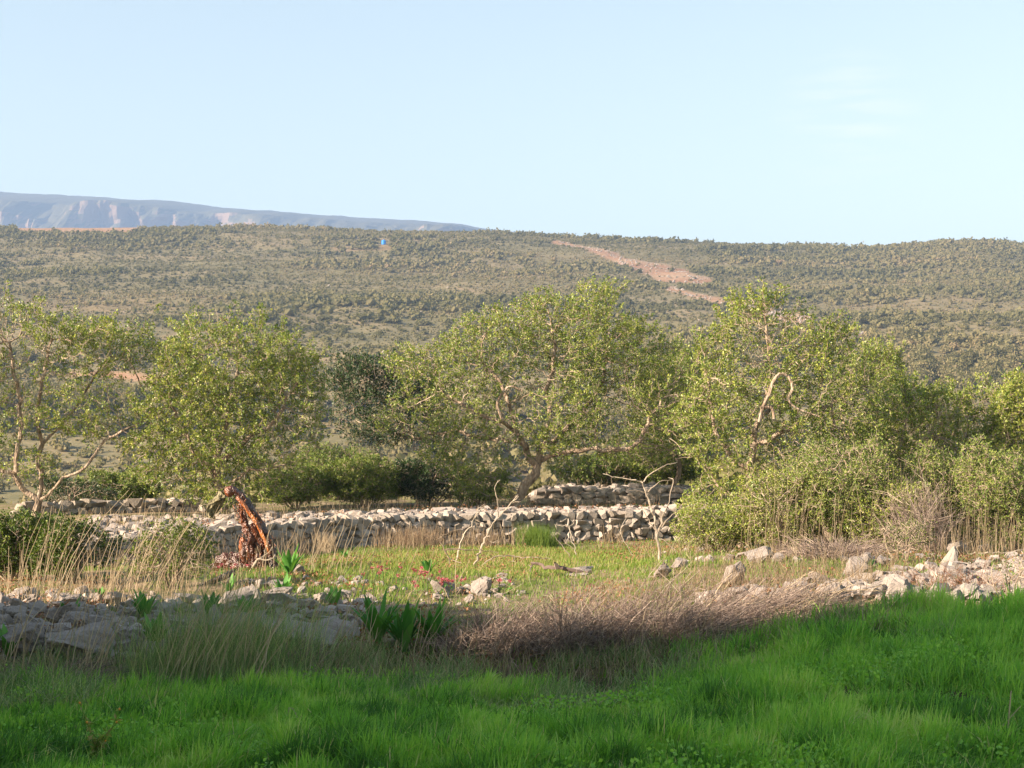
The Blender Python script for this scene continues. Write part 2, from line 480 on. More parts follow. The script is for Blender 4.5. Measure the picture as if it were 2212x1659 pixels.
def hill_mat():
    m, t = nt('hill_soil')
    tcn = node(t, "ShaderNodeTexCoord")
    at = node(t, "ShaderNodeAttribute", attribute_name="tint")
    mp = node(t, "ShaderNodeMapping"); mp.inputs['Scale'].default_value = (.5, 1, 1)
    n1 = node(t, "ShaderNodeTexNoise"); n1.inputs['Scale'].default_value = .03; n1.inputs['Detail'].default_value = 8; n1.inputs['Roughness'].default_value = .65
    n2 = node(t, "ShaderNodeTexNoise"); n2.inputs['Scale'].default_value = .55; n2.inputs['Detail'].default_value = 5; n2.inputs['Roughness'].default_value = .7
    t.links.new(tcn.outputs['Object'], mp.inputs[0]); t.links.new(mp.outputs[0], n1.inputs[0]); t.links.new(tcn.outputs['Object'], n2.inputs[0])
    s = node(t, "ShaderNodeMath", operation='ADD'); t.links.new(n1.outputs['Fac'], s.inputs[0]); t.links.new(n2.outputs['Fac'], s.inputs[1])
    h = node(t, "ShaderNodeMath", operation='MULTIPLY'); h.inputs[1].default_value = .5; t.links.new(s.outputs[0], h.inputs[0])
    a = ramp(t, [(.130, .122, .060), (.185, .160, .085), (.26, .20, .125)], [.38, .5, .62], h.outputs[0])
    b = ramp(t, [(.22, .12, .07), (.31, .185, .11), (.38, .28, .19)], [.38, .5, .62], h.outputs[0])
    mx = node(t, "ShaderNodeMixRGB"); t.links.new(at.outputs['Fac'], mx.inputs[0]); t.links.new(a.outputs[0], mx.inputs[1]); t.links.new(b.outputs[0], mx.inputs[2])
    p = node(t, "ShaderNodeBsdfPrincipled"); p.inputs['Roughness'].default_value = .95; p.inputs['Specular IOR Level'].default_value = .1
    t.links.new(mx.outputs[0], p.inputs['Base Color'])
    o = node(t, "ShaderNodeOutputMaterial"); t.links.new(p.outputs[0], o.inputs[0])
    return m
M['soil'] = ground_mat(); M['hill'] = hill_mat()

# ------------------------------------------------------------------ ground and hill
def bare_mask(x, y, z):
    """1 where the opposite hillside shows bare earth"""
    X, Y = proj(x, y, z)
    n = fbm(x * .035, y * .035, 77) - .47
    def seg(pts, r):
        best = np.full(X.shape, 9.)
        for (x0, y0, r0), (x1, y1, r1) in zip(pts[:-1], pts[1:]):
            dx, dy = x1 - x0, y1 - y0
            t = np.clip(((X - x0) * dx + (Y - y0) * dy) / (dx * dx + dy * dy), 0, 1)
            rr = r0 + (r1 - r0) * t
            best = np.minimum(best, np.hypot((X - x0 - dx * t) / 2.0, (Y - y0 - dy * t)) / rr)
        return 1 - sst(best + n * r, .75, 1.15)
    m = seg([(1200, 525, 4), (1290, 541, 8), (1350, 567, 15), (1430, 587, 16), (1515, 606, 8)], 2.2)
    m = np.maximum(m, seg([(1450, 625, 5), (1540, 648, 9), (1620, 665, 8), (1720, 690, 10), (1860, 724, 8)], 2.0))
    m = np.maximum(m, seg([(50, 494, 6), (285, 495, 7)], .5))
    m = np.maximum(m, seg([(150, 806, 6), (260, 811, 8), (370, 822, 6)], 1.0))
    m = np.maximum(m, .35 * seg([(730, 540, 8), (850, 532, 8)], 1.2))
    m = np.maximum(m, .22 * seg([(60, 655, 6), (250, 665, 16), (380, 660, 7)], 2.0))
    m = np.maximum(m, .22 * seg([(330, 745, 6), (440, 700, 10)], 2.0))
    m = np.maximum(m, .5 * seg([(985, 622, 2), (1020, 628, 2)], .5))
    return np.where(y > 230, m, 0)

def build_terrain():
    ys = np.concatenate([np.arange(-60, 4, 4), np.arange(4, 46, .16), np.arange(46, 80, 1.5), np.arange(80, 230, 5),
                         np.arange(230, 1060, 4), np.arange(1060, 6000, 160)])
    t = np.linspace(-1, 1, 380)
    XX = np.empty((len(ys), len(t)))
    for i, y in enumerate(ys):
        W = 45 + .62 * max(y, 0)
        XX[i] = W * np.sign(t) * np.abs(t) ** (1.6 if y < 120 else 1.15)
    YY = np.repeat(ys[:, None], len(t), 1)
    ZZ = ground_z(XX, YY)
    def sub(i0, i1, name, mat, tint):
        n = i1 - i0; k = len(t)
        V = np.stack([XX[i0:i1], YY[i0:i1], ZZ[i0:i1]], -1).reshape(-1, 3)
        i = np.arange(n - 1)[:, None] * k; j = np.arange(k - 1)[None]
        F = np.stack([i + j, i + j + 1, i + k + j + 1, i + k + j], -1).reshape(-1, 4)
        mb = MB(); mb.add(V, F, tint(V))
        return tag(mb.build(name, mat, smooth=True), kind='structure')
    cut = int(np.searchsorted(ys, 120))
    sub(0, cut + 1, 'ground', M['soil'], lambda V: sst(V[:, 1] + 1.6 * (fbm(V[:, 0], V[:, 1], 5) - .5), 14.8, 16.8))
    sub(cut, len(ys), 'hill', M['hill'], lambda V: bare_mask(V[:, 0], V[:, 1], V[:, 2]))
build_terrain()

# ------------------------------------------------------------------ far mountain with cliffs
def mountain():
    m, t = nt('mountain_rock')
    g = node(t, "ShaderNodeNewGeometry")
    sx = node(t, "ShaderNodeSeparateXYZ"); t.links.new(g.outputs['Normal'], sx.inputs[0])
    tcn = node(t, "ShaderNodeTexCoord")
    n1 = node(t, "ShaderNodeTexNoise"); n1.inputs['Scale'].default_value = .012; n1.inputs['Detail'].default_value = 9; n1.inputs['Roughness'].default_value = .7
    t.links.new(tcn.outputs['Object'], n1.inputs[0])
    ma = node(t, "ShaderNodeMath", operation='MULTIPLY_ADD'); ma.inputs[1].default_value = .7
    t.links.new(n1.outputs['Fac'], ma.inputs[0]); t.links.new(sx.outputs['Z'], ma.inputs[2])
    r = ramp(t, [(.21, .15, .105), (.17, .13, .09), (.07, .07, .04), (.09, .085, .05)], [.66, .80, .90, 1.0], ma.outputs[0])
    mr = node(t, "ShaderNodeMapRange"); 
    p = node(t, "ShaderNodeBsdfPrincipled"); p.inputs['Roughness'].default_value = 1; p.inputs['Specular IOR Level'].default_value = 0
    t.links.new(r.outputs[0], p.inputs['Base Color'])
    o = node(t, "ShaderNodeOutputMaterial"); t.links.new(p.outputs[0], o.inputs[0])
    mx = np.array([-900, -300, 0, 150, 300, 480, 650, 800, 1000, 1060, 1250, 1500.])
    my = np.array([186, 189, 192, 195.4, 200, 208.5, 213.5, 217.5, 224.5, 229, 240, 262.])
    D = 4200.
    wx = (mx - 1106) / 3404 * D; wz = CAMZ + (440 - my) / 1576 * D
    xs = np.linspace(wx[0], wx[-1], 420); v = np.linspace(0, 1, 110)
    crest = np.interp(xs, wx, wz) + (fbm(xs * .012, xs * 0, 91) - .47) * 9
    # section down the face: plateau edge, cliff band, wooded talus
    X = np.repeat(xs[:, None], len(v), 1); Vv = np.repeat(v[None], len(xs), 0)
    cl = np.interp(xs, [wx[0], -1100, -700, -350, 100], [.24, .30, .20, .10, .05]) * (.55 + .9 * fbm(xs * .006, xs * 0 + 3, 95))
    drop = np.where(Vv < .12, Vv * .12, 0)
    a = np.clip((Vv - .12) / .18, 0, 1); bq = np.clip((Vv - .30) / .70, 0, 1)
    Z = (1 - .02 * np.clip(Vv / .12, 0, 1) - cl[:, None] * a - (.98 - cl[:, None]) * bq)
    but = fbm(xs * .0055, xs * 0, 55)[:, None] * 900 + np.abs(fbm(xs * .02, xs * 0 + 9, 57) - .47)[:, None] * 200
    Y = D + 300 - 300 * np.clip(Vv / .12, 0, 1) - 60 * a - 1250 * bq - but * np.clip(Vv * 4, 0, 1) * (1 - .5 * bq)
    Z = CAMZ + (crest[:, None] - CAMZ) / D * Y * Z
    Y += ((fbm(X * .02, Z * .02, 61) - .47) * 110 + (fbm(X * .006 + 5, Z * .008, 63) - .47) * 420) * np.clip(Vv * 5, 0, 1); Z += (fbm(X * .02, Y * .02, 67) - .47) * 34 * np.clip(Vv * 6 - .5, 0, 1)
    Vt = np.stack([X, Y, Z], -1).reshape(-1, 3); n, k = X.shape
    i = np.arange(n - 1)[:, None] * k; j = np.arange(k - 1)[None]
    F = np.stack([i + j, i + j + 1, i + k + j + 1, i + k + j], -1).reshape(-1, 4)[:, ::-1]
    mb = MB(); mb.add(Vt, F)
    # back slope so that it is a solid ridge
    bk = np.stack([X[:, 0], Y[:, 0], Z[:, 0]], -1); bk2 = bk + np.array([0, 900, 0]); bk2[:, 2] *= .98; bk3 = bk2 + np.array([0, 900, 0]); bk3[:, 2] = 0
    Vb = np.stack([bk, bk2, bk3], 1).reshape(-1, 3); i = np.arange(n - 1)[:, None] * 3; j = np.arange(2)[None]
    mb.add(Vb, np.stack([i + j, i + 3 + j, i + 4 + j, i + j + 1], -1).reshape(-1, 4)[:, ::-1])
    tag(mb.build('mountain', m, smooth=False), kind='structure')
mountain()

# ------------------------------------------------------------------ rocks
def ico(sub):
    import bmesh
    bm = bmesh.new(); bmesh.ops.create_icosphere(bm, subdivisions=sub, radius=1)
    V = np.array([v.co[:] for v in bm.verts]); F = np.array([[v.index for v in f.verts] for f in bm.faces]); bm.free()
    return V, F
ICO = {s: ico(s) for s in (1, 2, 3)}

def rock_shape(sub=2, planes=9, flat=.7, seed=None):
    V, F = ICO[sub]
    r = np.random.default_rng(seed) if seed is not None else rng
    N = nrm(r.normal(size=(planes + 6, 3))); N[:6] = [[1, 0, 0], [-1, 0, 0], [0, 1, 0], [0, -1, 0], [0, 0, 1], [0, 0, -1]]
    N[:6] = nrm(N[:6] + r.normal(size=(6, 3)) * .22)
    d = .62 + r.random(len(N)) * .38
    dots = V @ N.T
    rad = np.min(np.where(dots > .05, d[None] / np.maximum(dots, .05), 9), axis=1)
    P = V * rad[:, None]
    P = P + V * (fbm(V[:, 0] * 3 + V[:, 2] * 1.7 + 20, V[:, 1] * 3 + V[:, 2] + 20, int(r.integers(1000)), 3) - .47)[:, None] * (.22 if sub > 2 else .10)
    P[:, 2] *= flat
    return P, F

def rotz(P, a):
    c, s = np.cos(a), np.sin(a)
    return np.stack([P[:, 0] * c - P[:, 1] * s, P[:, 0] * s + P[:, 1] * c, P[:, 2]], -1)

def cut_stone(cuts, flat, seed, sub=0, noise=0.0, lo=.62):
    """a block with its corners and sides split off: flat faces, crisp edges"""
    import bmesh
    r = np.random.default_rng(seed)
    bm = bmesh.new(); bmesh.ops.create_cube(bm, size=2.0)
    for i in range(cuts):
        n = nrm(r.normal(size=3) * np.array([1, 1, .8])); d = lo + (1.12 - lo) * r.random()
        g = bm.verts[:] + bm.edges[:] + bm.faces[:]
        res = bmesh.ops.bisect_plane(bm, geom=g, plane_co=Vector(n * d), plane_no=Vector(n), clear_outer=True)
        ed = [e for e in res['geom_cut'] if isinstance(e, bmesh.types.BMEdge)]
        if ed: bmesh.ops.edgeloop_fill(bm, edges=ed)
    bmesh.ops.triangulate(bm, faces=bm.faces[:])
    for _ in range(sub):
        bmesh.ops.subdivide_edges(bm, edges=[e for e in bm.edges if e.calc_length() > .16], cuts=1, use_grid_fill=True)
        bmesh.ops.triangulate(bm, faces=bm.faces[:])
    bm.verts.ensure_lookup_table()
    V = np.array([v.co[:] for v in bm.verts]); F = np.array([[v.index for v in f.verts] for f in bm.faces]); bm.free()
    if noise:
        V = V * (1 + noise * (fbm(V[:, 0] * 2.5 + V[:, 2] * 1.7 + 20, V[:, 1] * 2.5 + V[:, 2] + 20, seed, 4) - .47)[:, None])
    V = V * .92; V[:, 2] *= flat
    return V, F
POOL = [cut_stone(9 + i % 5, .75, 500 + i) for i in range(40)]
def put_stone(mb, c, sx, sy, sz, rot=None, tint=None, tilt=.15):
    P, F = POOL[rng.integers(len(POOL))]
    P = P * np.array([sx, sy, sz / .75])
    a = rng.normal() * tilt
    P = np.stack([P[:, 0], P[:, 1] * np.cos(a) - P[:, 2] * np.sin(a), P[:, 1] * np.sin(a) + P[:, 2] * np.cos(a)], -1)
    P = rotz(P, rng.random() * 6.28 if rot is None else rot)
    mb.add(P + np.asarray(c), F, rng.random() if tint is None else tint)

def spike(seed):
    V, F = cut_stone(5, .9, seed, 3, .3, .7)
    k = np.clip((V[:, 2] + .8) / 1.6, 0, 1)[:, None]
    V = V.copy(); V[:, :2] = V[:, :2] * (1.15 - .95 * k) + np.array([.15, 0]) * k; V[:, 2] *= 1.1
    return V, F
ROCKMESH = []
for i in range(14):
    P, F = cut_stone(12 + i % 5, .72, 700 + i, 4, .42, .55) if i != 4 else spike(77)
    P = P * (1 + .09 * (fbm(P[:, 0] * 8 + 30, P[:, 1] * 8 + P[:, 2] * 6 + 30, i, 3) - .47))[:, None]
    mb = MB(); mb.add(P, F, .25 + .5 * ((i * 37) % 10) / 10)
    ROCKMESH.append(mb.mesh('rock_%d' % i, M['stone']))

def rock(x, y, s, label, group, flat=1., aspect=1., k=None, rz=None, tilt=None, sink=.3, name='rock'):
    o = bpy.data.objects.new(name, ROCKMESH[int(rng.integers(14)) if k is None else k])
    C.objects.link(o)
    z = float(ground_z(x, y))
    o.location = (float(x), float(y), z + s * .5 * .72 * flat * (1 - sink))
    o.scale = (s * .5 * aspect, s * .5, s * .5 * flat)
    o.rotation_euler = (float(rng.normal() * .2) if tilt is None else tilt, float(rng.normal() * .15), float(rng.random() * 6.28) if rz is None else rz)
    return tag(o, label, 'rock', group)

# ------------------------------------------------------------------ dry stone walls
def dry_wall(name, label, line, zb, zt, rows, slen, depth=.3, rubble=None, nrub=0):
    """line: xs, ys of the base of the face; zb, zt heights along it"""
    xs, ys = line
    P = resample(np.stack([xs, ys, np.zeros(len(xs))], -1), .1)[:, :2]
    s = np.concatenate([[0], np.cumsum(np.linalg.norm(np.diff(P, axis=0), axis=1))])
    Lg = s[-1]
    t = empty(name, (P[len(P) // 2][0], P[len(P) // 2][1], float(ground_z(*P[len(P) // 2]))), label, 'dry stone wall')
    loc = np.array(t.location)
    fm = MB()
    for r in range(rows):
        u = rng.random() * .2
        while u < Lg:
            wd = slen * (.55 + rng.random() * .95)
            c = np.array([np.interp(u + wd / 2, s, P[:, 0]), np.interp(u + wd / 2, s, P[:, 1])])
            d = np.array([np.interp(u + wd, s, P[:, 0]), np.interp(u + wd, s, P[:, 1])]) - np.array([np.interp(u, s, P[:, 0]), np.interp(u, s, P[:, 1])])
            a = math.atan2(d[1], d[0])
            b0 = float(zb(c[0])); h = (float(zt(c[0])) - b0) / rows
            z = b0 + (r + .5) * h + rng.normal() * h * .10
            nx, ny = -math.sin(a), math.cos(a)
            off = .12 + r * .035 + rng.normal() * .03
            put_stone(fm, (c[0] + nx * off, c[1] + ny * off, z), wd * .66, depth * .6, h * (.66 + rng.random() * .16), rot=a + rng.normal() * .12)
            if rng.random() < .5:
                put_stone(fm, (c[0] + nx * (off + .05) + d[0] * .5, c[1] + ny * (off + .05), z + h * .45), h * .25, h * .3, h * .25)
            u += wd * .97
    fm.build('wall_face', M['wallstone'], t, loc=loc)
    if nrub:
        rb = MB()
        for i in range(nrub):
            x, y, sz = rubble(i)
            z = float(ground_z(x, y))
            put_stone(rb, (x, y, z + sz * .15 + rng.random() * .02), sz * (.5 + rng.random() * .4), sz * (.4 + rng.random() * .3), sz * .36, tilt=.4, tint=.15 + .65 * rng.random())
        rb.build('loose_top', M['stone'], t, loc=loc)
    return t

def gz(dy):
    return lambda x: float(ground_z(x, wall_y(x) + dy))
def front_rubble(i):
    x = -9.5 + rng.random() ** 1.15 * 14.5
    back = np.interp(x, [-9, -6.5, -4, -1, 4], [8.5, 7.5, 3.6, 2.0, 1.3])
    return x, float(wall_y(x)) + .25 + rng.random() ** 1.25 * back, .06 + rng.random() ** 2.4 * .19
wxs = np.array([-11, -9, -7.4, -6.2, -4.1, -1.8, 0, 2.2, 4.2, 5.2])
dry_wall('dry_stone_wall', 'long grey dry stone terrace wall with a broad loose rubble top across the field', (wxs, wall_y(wxs) - .12),
         lambda x: float(ground_z(x, wall_y(x) - .2)) - .04, lambda x: float(ground_z(x, wall_y(x) + .8)) + .05, 5, .21, rubble=front_rubble, nrub=2300)
dry_wall('dry_stone_wall', 'short low dry stone wall in shade behind the gnarled tree, above the long wall', (np.array([.5, 2.2, 3.6, 5.2]), np.array([43.2, 43.3, 43.2, 43.])),
         lambda x: -.08, lambda x: .38, 3, .34, rubble=lambda i: (.5 + rng.random() * 4.8, 43.5 + rng.random() * 1.5, .1 + rng.random() * .18), nrub=110)
dry_wall('dry_stone_wall', 'short low stone wall under the leafy trees behind the rubble at the left', (np.array([-12.2, -10.5, -8.6, -7.2]), np.array([38.6, 40.2, 41.3, 41.5])),
         lambda x: float(ground_z(x, 40.6)) - .05, lambda x: float(ground_z(x, 40.6)) + .32, 2, .3, rubble=lambda i: (-12 + rng.random() * 5, 41.6 + rng.random() * 1.2, .15 + rng.random() * .2), nrub=70)

# ------------------------------------------------------------------ trees
def grow(limbs, blobs, n_attr, step=.2, kill=.34, bias=.06, seed=0, shell=.35):
    """space colonisation from hand drawn limbs into crown ellipsoids; returns pos, parent"""
    r = np.random.default_rng(seed)
    pos = []; par = []
    for lb in limbs:
        pts = resample(lb['p'], step)
        wob = np.cumsum(r.normal(size=pts.shape) * step * .22, axis=0) if step > .1 else np.zeros(pts.shape); wob -= np.linspace(0, 1, len(pts))[:, None] * wob[-1]
        pts = pts + wob
        start = -1
        if pos:
            d = np.linalg.norm(np.array(pos) - pts[0], axis=1); start = int(np.argmin(d))
        for q in (pts if start < 0 else pts[1:]):
            pos.append(q); par.append(start); start = len(pos) - 1
    vol = np.array([b[1][0] * b[1][1] * b[1][2] for b in blobs]); vol = vol ** .8; vol /= vol.sum()
    A = []
    for (c, rad), w in zip(blobs, vol):
        m = int(n_attr * w) + 8
        d = nrm(r.normal(size=(m, 3))); q = (shell + (1 - shell) * r.random(m) ** .6)[:, None]
        lump = (.72 + .5 * fbm(d[:, 0] * 2.2 + 9, d[:, 1] * 2.2 + d[:, 2] * 2.2 + 9, seed))[:, None]
        A.append(np.asarray(c) + d * q * lump * np.asarray(rad))
    A = np.concatenate(A)
    pos = list(pos); P = np.array(pos); par = list(par)
    d2 = np.linalg.norm(A[:, None] - P[None], axis=2); ni = d2.argmin(1); nd = d2.min(1)
    alive = nd > kill
    cnt = {}
    for it in range(140):
        if not alive.any(): break
        idx = ni[alive]; dirs = nrm(A[alive] - P[idx])
        acc = np.zeros((len(P), 3)); np.add.at(acc, idx, dirs)
        src = np.unique(idx)
        src = np.array([s_ for s_ in src if cnt.get(int(s_), 0) < 3])
        if len(src) == 0: break
        for s_ in src: cnt[int(s_)] = cnt.get(int(s_), 0) + 1
        g = nrm(acc[src]) + np.array([0, 0, bias]) + r.normal(size=(len(src), 3)) * .32
        new = P[src] + nrm(g) * step
        base = len(P)
        P = np.vstack([P, new]); par.extend([int(s_) for s_ in src])
        dn = np.linalg.norm(A[:, None] - new[None], axis=2); mi = dn.argmin(1); md = dn.min(1)
        up = md < nd
        nd = np.where(up, md, nd); ni = np.where(up, base + mi, ni)
        alive = nd > kill
    return P, np.array(par)

def wood(P, par, mb, tw, r0=.006, ex=2.35, rmax=.5, thick=.03, rough=.18, radf=1.0):
    n = len(P)
    acc = np.zeros(n); kids = [[] for _ in range(n)]
    for i in range(n - 1, -1, -1):
        if par[i] >= 0: kids[par[i]].append(i)
    R = np.zeros(n)
    for i in range(n - 1, -1, -1):
        if acc[i] == 0: acc[i] = r0 ** ex
        R[i] = acc[i] ** (1 / ex)
        if par[i] >= 0: acc[par[i]] += acc[i]
    R = np.minimum(R * radf, rmax)
    done = np.zeros(n, bool)
    for i in range(n):
        if par[i] >= 0 and done[i]: continue
        chain = [i] if par[i] < 0 else [par[i], i]
        done[i] = True; c = i
        while kids[c]:
            nx = max(kids[c], key=lambda k: R[k] if not done[k] else -1)
            if done[nx]: break
            done[nx] = True; chain.append(nx); c = nx
        if len(chain) < 2: continue
        rr = R[chain].copy()
        if par[i] >= 0: rr[0] = min(rr[0], rr[1] * 1.25)
        rr[-1] *= .5
        big = rr.max() > thick
        tube(mb if big else tw, P[chain], rr, 8 if big else 4, .3 + .6 * rng.random(), rough if big else 0, cap=False)
    return R, kids

def tree(label, base, limbs, blobs, n_attr, leafmat='carob', lpn=12, lsize=.062, seed=1, group='carob trees behind the stone wall', tw_r=.014,
         extra=None, spread=.115, name='carob_tree', radf=1., cat='tree', bark_='bark', tint=(0., 1.), kill=.20, step=.14, shell=.35, radmax=.5):
    t = empty(name, base, label, cat, group)
    loc = np.array(t.location)
    P, par = grow(limbs, blobs, int(n_attr * (1.8 if cat == 'tree' else 2.2)), step=step, kill=kill, seed=seed, shell=shell)
    tr = MB(); tw = MB()
    R, kids = wood(P, par, tr, tw, radf=radf, rmax=radmax)
    if extra:
        for pts, r1, r2 in extra:
            q = resample(pts, .08); tube(tr, q, np.linspace(r1, r2, len(q)), 8, .9, .2)
    if cat == 'tree':      # long shoots standing out of the crown
        r_ = np.random.default_rng(seed + 900)
        zt_ = np.quantile(P[:, 2], .55); cand = np.where((P[:, 2] > zt_) & (R < .02))[0]
        cen = P.mean(0); w_ = P[cand, 2] - zt_ + .25 * np.abs(P[cand, 0] - cen[0]); w_ = w_ / w_.sum()
        st_ = r_.choice(cand, size=min(210, len(cand) - 1), replace=False, p=w_)
        Pl = list(P); pl = list(par); Rl = list(R)
        for s0 in st_:
            d_ = nrm((P[s0] - cen) * np.array([.45, .45, .3]) + np.array([0, 0, .9]) + r_.normal(size=3) * .35); cur = P[s0]; pi = int(s0)
            for q_ in range(int(r_.integers(1, 5))):
                d_ = nrm(d_ + r_.normal(size=3) * .22); cur = cur + d_ * .12
                Pl.append(cur); pl.append(pi); Rl.append(.0055); pi = len(Pl) - 1
        n0_ = len(P); P = np.array(Pl); par = np.array(pl); R = np.array(Rl)
        i_ = np.arange(n0_, len(P)); stems(tw, np.stack([P[par[i_]], P[i_]], 1), np.full((len(i_), 2), .0055), 3, .8)
    tr.build('trunk', M[bark_], t, loc=loc)
    # leafy sprays round every thin shoot
    thin = np.where((R < tw_r) & (par >= 0))[0]
    par_ = par[thin]
    ax = nrm(P[thin] - P[par_])
    lm = MB()
    hh = vnoise(P[thin, 0] * 1.1 + 50, P[thin, 2] * 1.1 + P[thin, 1] * .7, seed)
    keep = rng.random(len(thin)) < .22 + .78 * sst(hh, .25, .50)
    thin = thin[keep]; ax = ax[keep]; hh = hh[keep]
    # little side twigs
    m = len(thin); nt_ = 3
    S = np.repeat(P[thin], nt_, 0); d = nrm(np.repeat(ax, nt_, 0) + rng.normal(size=(m * nt_, 3)) * .75 + np.array([0, 0, .25]))
    ln = spread * (.6 + .9 * rng.random(m * nt_))[:, None]
    E = S + d * ln
    stems(tw, np.stack([S, S + d * ln * .5 + rng.normal(size=S.shape) * .008, E], 1), np.array([[.0045, .004, .002]]), 3, .35 + .65 * np.random.default_rng(seed).random(len(S)))
    tw.build('twigs', M['twig'], t, loc=loc)
    kk = max(1, round(lpn / (1.9 if cat == 'tree' else 1.8)))
    q = np.repeat(np.arange(m * nt_), kk)
    u = rng.random(len(q))[:, None] ** .7
    pos = S[q] + d[q] * ln[q] * (.25 + .85 * u) + rng.normal(size=(len(q), 3)) * .022
    D = nrm(d[q] * .6 + rng.normal(size=(len(q), 3)) * .7 + np.array([0, 0, .15]))
    cl = rng.random(m * nt_)[q] * .55 + rng.random(len(q)) * .45
    tt = tint[0] + (tint[1] - tint[0]) * np.clip(cl * .9 + .12 * (hh.repeat(nt_)[q] - .5), 0, 1)
    leaves(lm, pos, lsize * (.65 + .6 * rng.random(len(q))), tt, D, .55)
    lm.build('crown', M[leafmat], t, loc=loc)
    return t

def L3(d, *pts):
    """limb through pixel points (X, Y[, extra depth])"""
    return {'p': np.array([pix(p[0], p[1], d + (p[2] if len(p) > 2 else 0)) for p in pts])}

def B3(d, *bl):
    """crown ellipsoids: (X, Y, rx px, rz px[, ry m[, extra depth]])"""
    out = []
    for b in bl:
        k = d / 3404.
        ry = b[4] if len(b) > 4 else min(b[2], 150) * k * .9
        out.append((pix(b[0], b[1], d + (b[5] if len(b) > 5 else 0)), (b[2] * k, ry, b[3] * k)))
    return out

def ground_at(X, d):
    x = (X - 1106) / 3404. * d
    return np.array([x, d, float(ground_z(x, d))])

def build_trees():
    d = 38.
    b = ground_at(75, d)
    tree('leafy tree with three bare grey stems, cut by the left edge of the picture', b,
         [{'p': np.vstack([b - [0, 0, .1], L3(d, (88, 1075), (92, 1040), (95, 980), (85, 900), (98, 820), (110, 740))['p']])},
          L3(d, (80, 1085), (55, 1060), (28, 1025, -.2), (-10, 1012, -.3), (-60, 960, -.4), (-90, 880, -.4)),
          L3(d, (30, 1025, -.2), (40, 970, -.3), (52, 900, -.3), (40, 820, -.2), (20, 740)),
          L3(d, (98, 1075), (135, 1045, -.2), (200, 1003, -.3), (238, 962, -.2), (300, 925, 0), (330, 880)),
          L3(d, (92, 960), (140, 900, .6), (190, 840, .9), (230, 780, .9))],
         B3(d, (40, 760, 170, 105, 1.7), (200, 770, 125, 85, 1.5), (-90, 790, 120, 110, 1.5), (160, 880, 130, 80, 1.3), (0, 900, 120, 80, 1.3), (300, 740, 40, 60, .6), (270, 930, 60, 50, .6), (30, 690, 70, 45, .8), (60, 1000, 70, 50, .8)),
         1700, seed=1, lpn=11)
    d = 38.
    b = ground_at(490, d)
    tree('round dense yellow-green tree behind the torn brown trunk', b,
         [{'p': np.vstack([b - [0, 0, .1], L3(d, (485, 1080), (470, 1020), (480, 950), (500, 860), (520, 760))['p']])},
          L3(d, (472, 1030), (420, 970), (380, 900), (360, 820)), L3(d, (475, 1000), (540, 950, -.3), (600, 900, -.3), (640, 830)),
          L3(d, (480, 1050), (540, 1020, -.4), (590, 1010, -.5)), L3(d, (480, 960), (430, 860, .8), (440, 760, .8))],
         B3(d, (500, 790, 165, 115, 1.7), (400, 900, 110, 120, 1.5), (610, 890, 105, 125, 1.5), (560, 1020, 110, 70, 1.1), (400, 1035, 105, 60, 1.1), (480, 940, 170, 110, 1.6), (430, 735, 70, 45, .9), (650, 800, 50, 60, .8), (490, 715, 45, 28, .7), (640, 960, 75, 80, 1.1), (330, 980, 60, 80, 1.), (500, 1070, 150, 40, 1.)),
         2900, seed=2, lpn=13)
    d = 41.
    b = ground_at(1112, d)
    tree('largest tree, with a dark leaning forked trunk, standing on the long wall in the middle', b,
         [{'p': np.vstack([b - [0, 0, .1], L3(d, (1120, 1055), (1142, 1018), (1152, 985), (1180, 930), (1188, 850), (1200, 760), (1190, 690))['p']])},
          L3(d, (1148, 1000), (1128, 955, -.2), (1100, 890, -.4), (1075, 820, -.4), (1040, 770, -.2)),
          L3(d, (1150, 1000), (1200, 984, -.4), (1265, 978, -.7), (1330, 976, -.8), (1385, 950, -.8), (1410, 890, -.6)),
          L3(d, (1155, 975), (1230, 920, .6), (1290, 850, .7), (1310, 760, .5)),
          L3(d, (1120, 940), (1050, 905, -.6), (1000, 880, -.7), (960, 850, -.4)),
          L3(d, (1130, 960), (1060, 950, .4), (980, 935, .5), (900, 948, .5))],
         B3(d, (1200, 725, 165, 85, 1.8), (1060, 800, 150, 115, 1.8), (1300, 790, 130, 125, 1.7), (1170, 880, 190, 105, 2.0), (970, 880, 95, 95, 1.3),
            (1010, 1010, 85, 60, 1.0), (1400, 850, 90, 110, 1.3), (900, 790, 80, 45, 1.0), (1290, 940, 110, 55, 1.2), (1290, 655, 60, 40, .9), (1170, 660, 50, 40, .8), (1050, 700, 60, 40, .8), (1430, 930, 70, 60, 1.), (1080, 960, 90, 60, 1.2), (1380, 740, 60, 60, .9), (1450, 800, 70, 80, 1.), (1480, 900, 70, 90, 1.1), (1200, 970, 80, 45, 1.), (1380, 985, 90, 40, 1.), (960, 970, 80, 60, 1.), (1230, 800, 120, 90, 1.6, .9), (860, 900, 60, 60, .9), (1500, 800, 50, 60, .8)),
         3900, seed=3, lpn=11, tint=(0, .95),
         extra=[(L3(d - .9, (1085, 905), (1075, 870), (1100, 835), (1130, 845))['p'], .05, .02)])
    d = 44.
    b = ground_at(1000, d)
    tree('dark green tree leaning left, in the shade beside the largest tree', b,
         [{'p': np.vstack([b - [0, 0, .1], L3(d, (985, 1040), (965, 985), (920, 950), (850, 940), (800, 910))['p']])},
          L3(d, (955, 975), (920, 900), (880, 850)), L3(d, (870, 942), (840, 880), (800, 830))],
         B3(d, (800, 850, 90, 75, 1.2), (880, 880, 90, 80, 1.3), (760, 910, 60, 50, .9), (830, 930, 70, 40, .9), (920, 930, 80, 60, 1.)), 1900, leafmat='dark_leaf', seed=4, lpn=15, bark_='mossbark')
    d = 35.
    b = ground_at(1600, d)
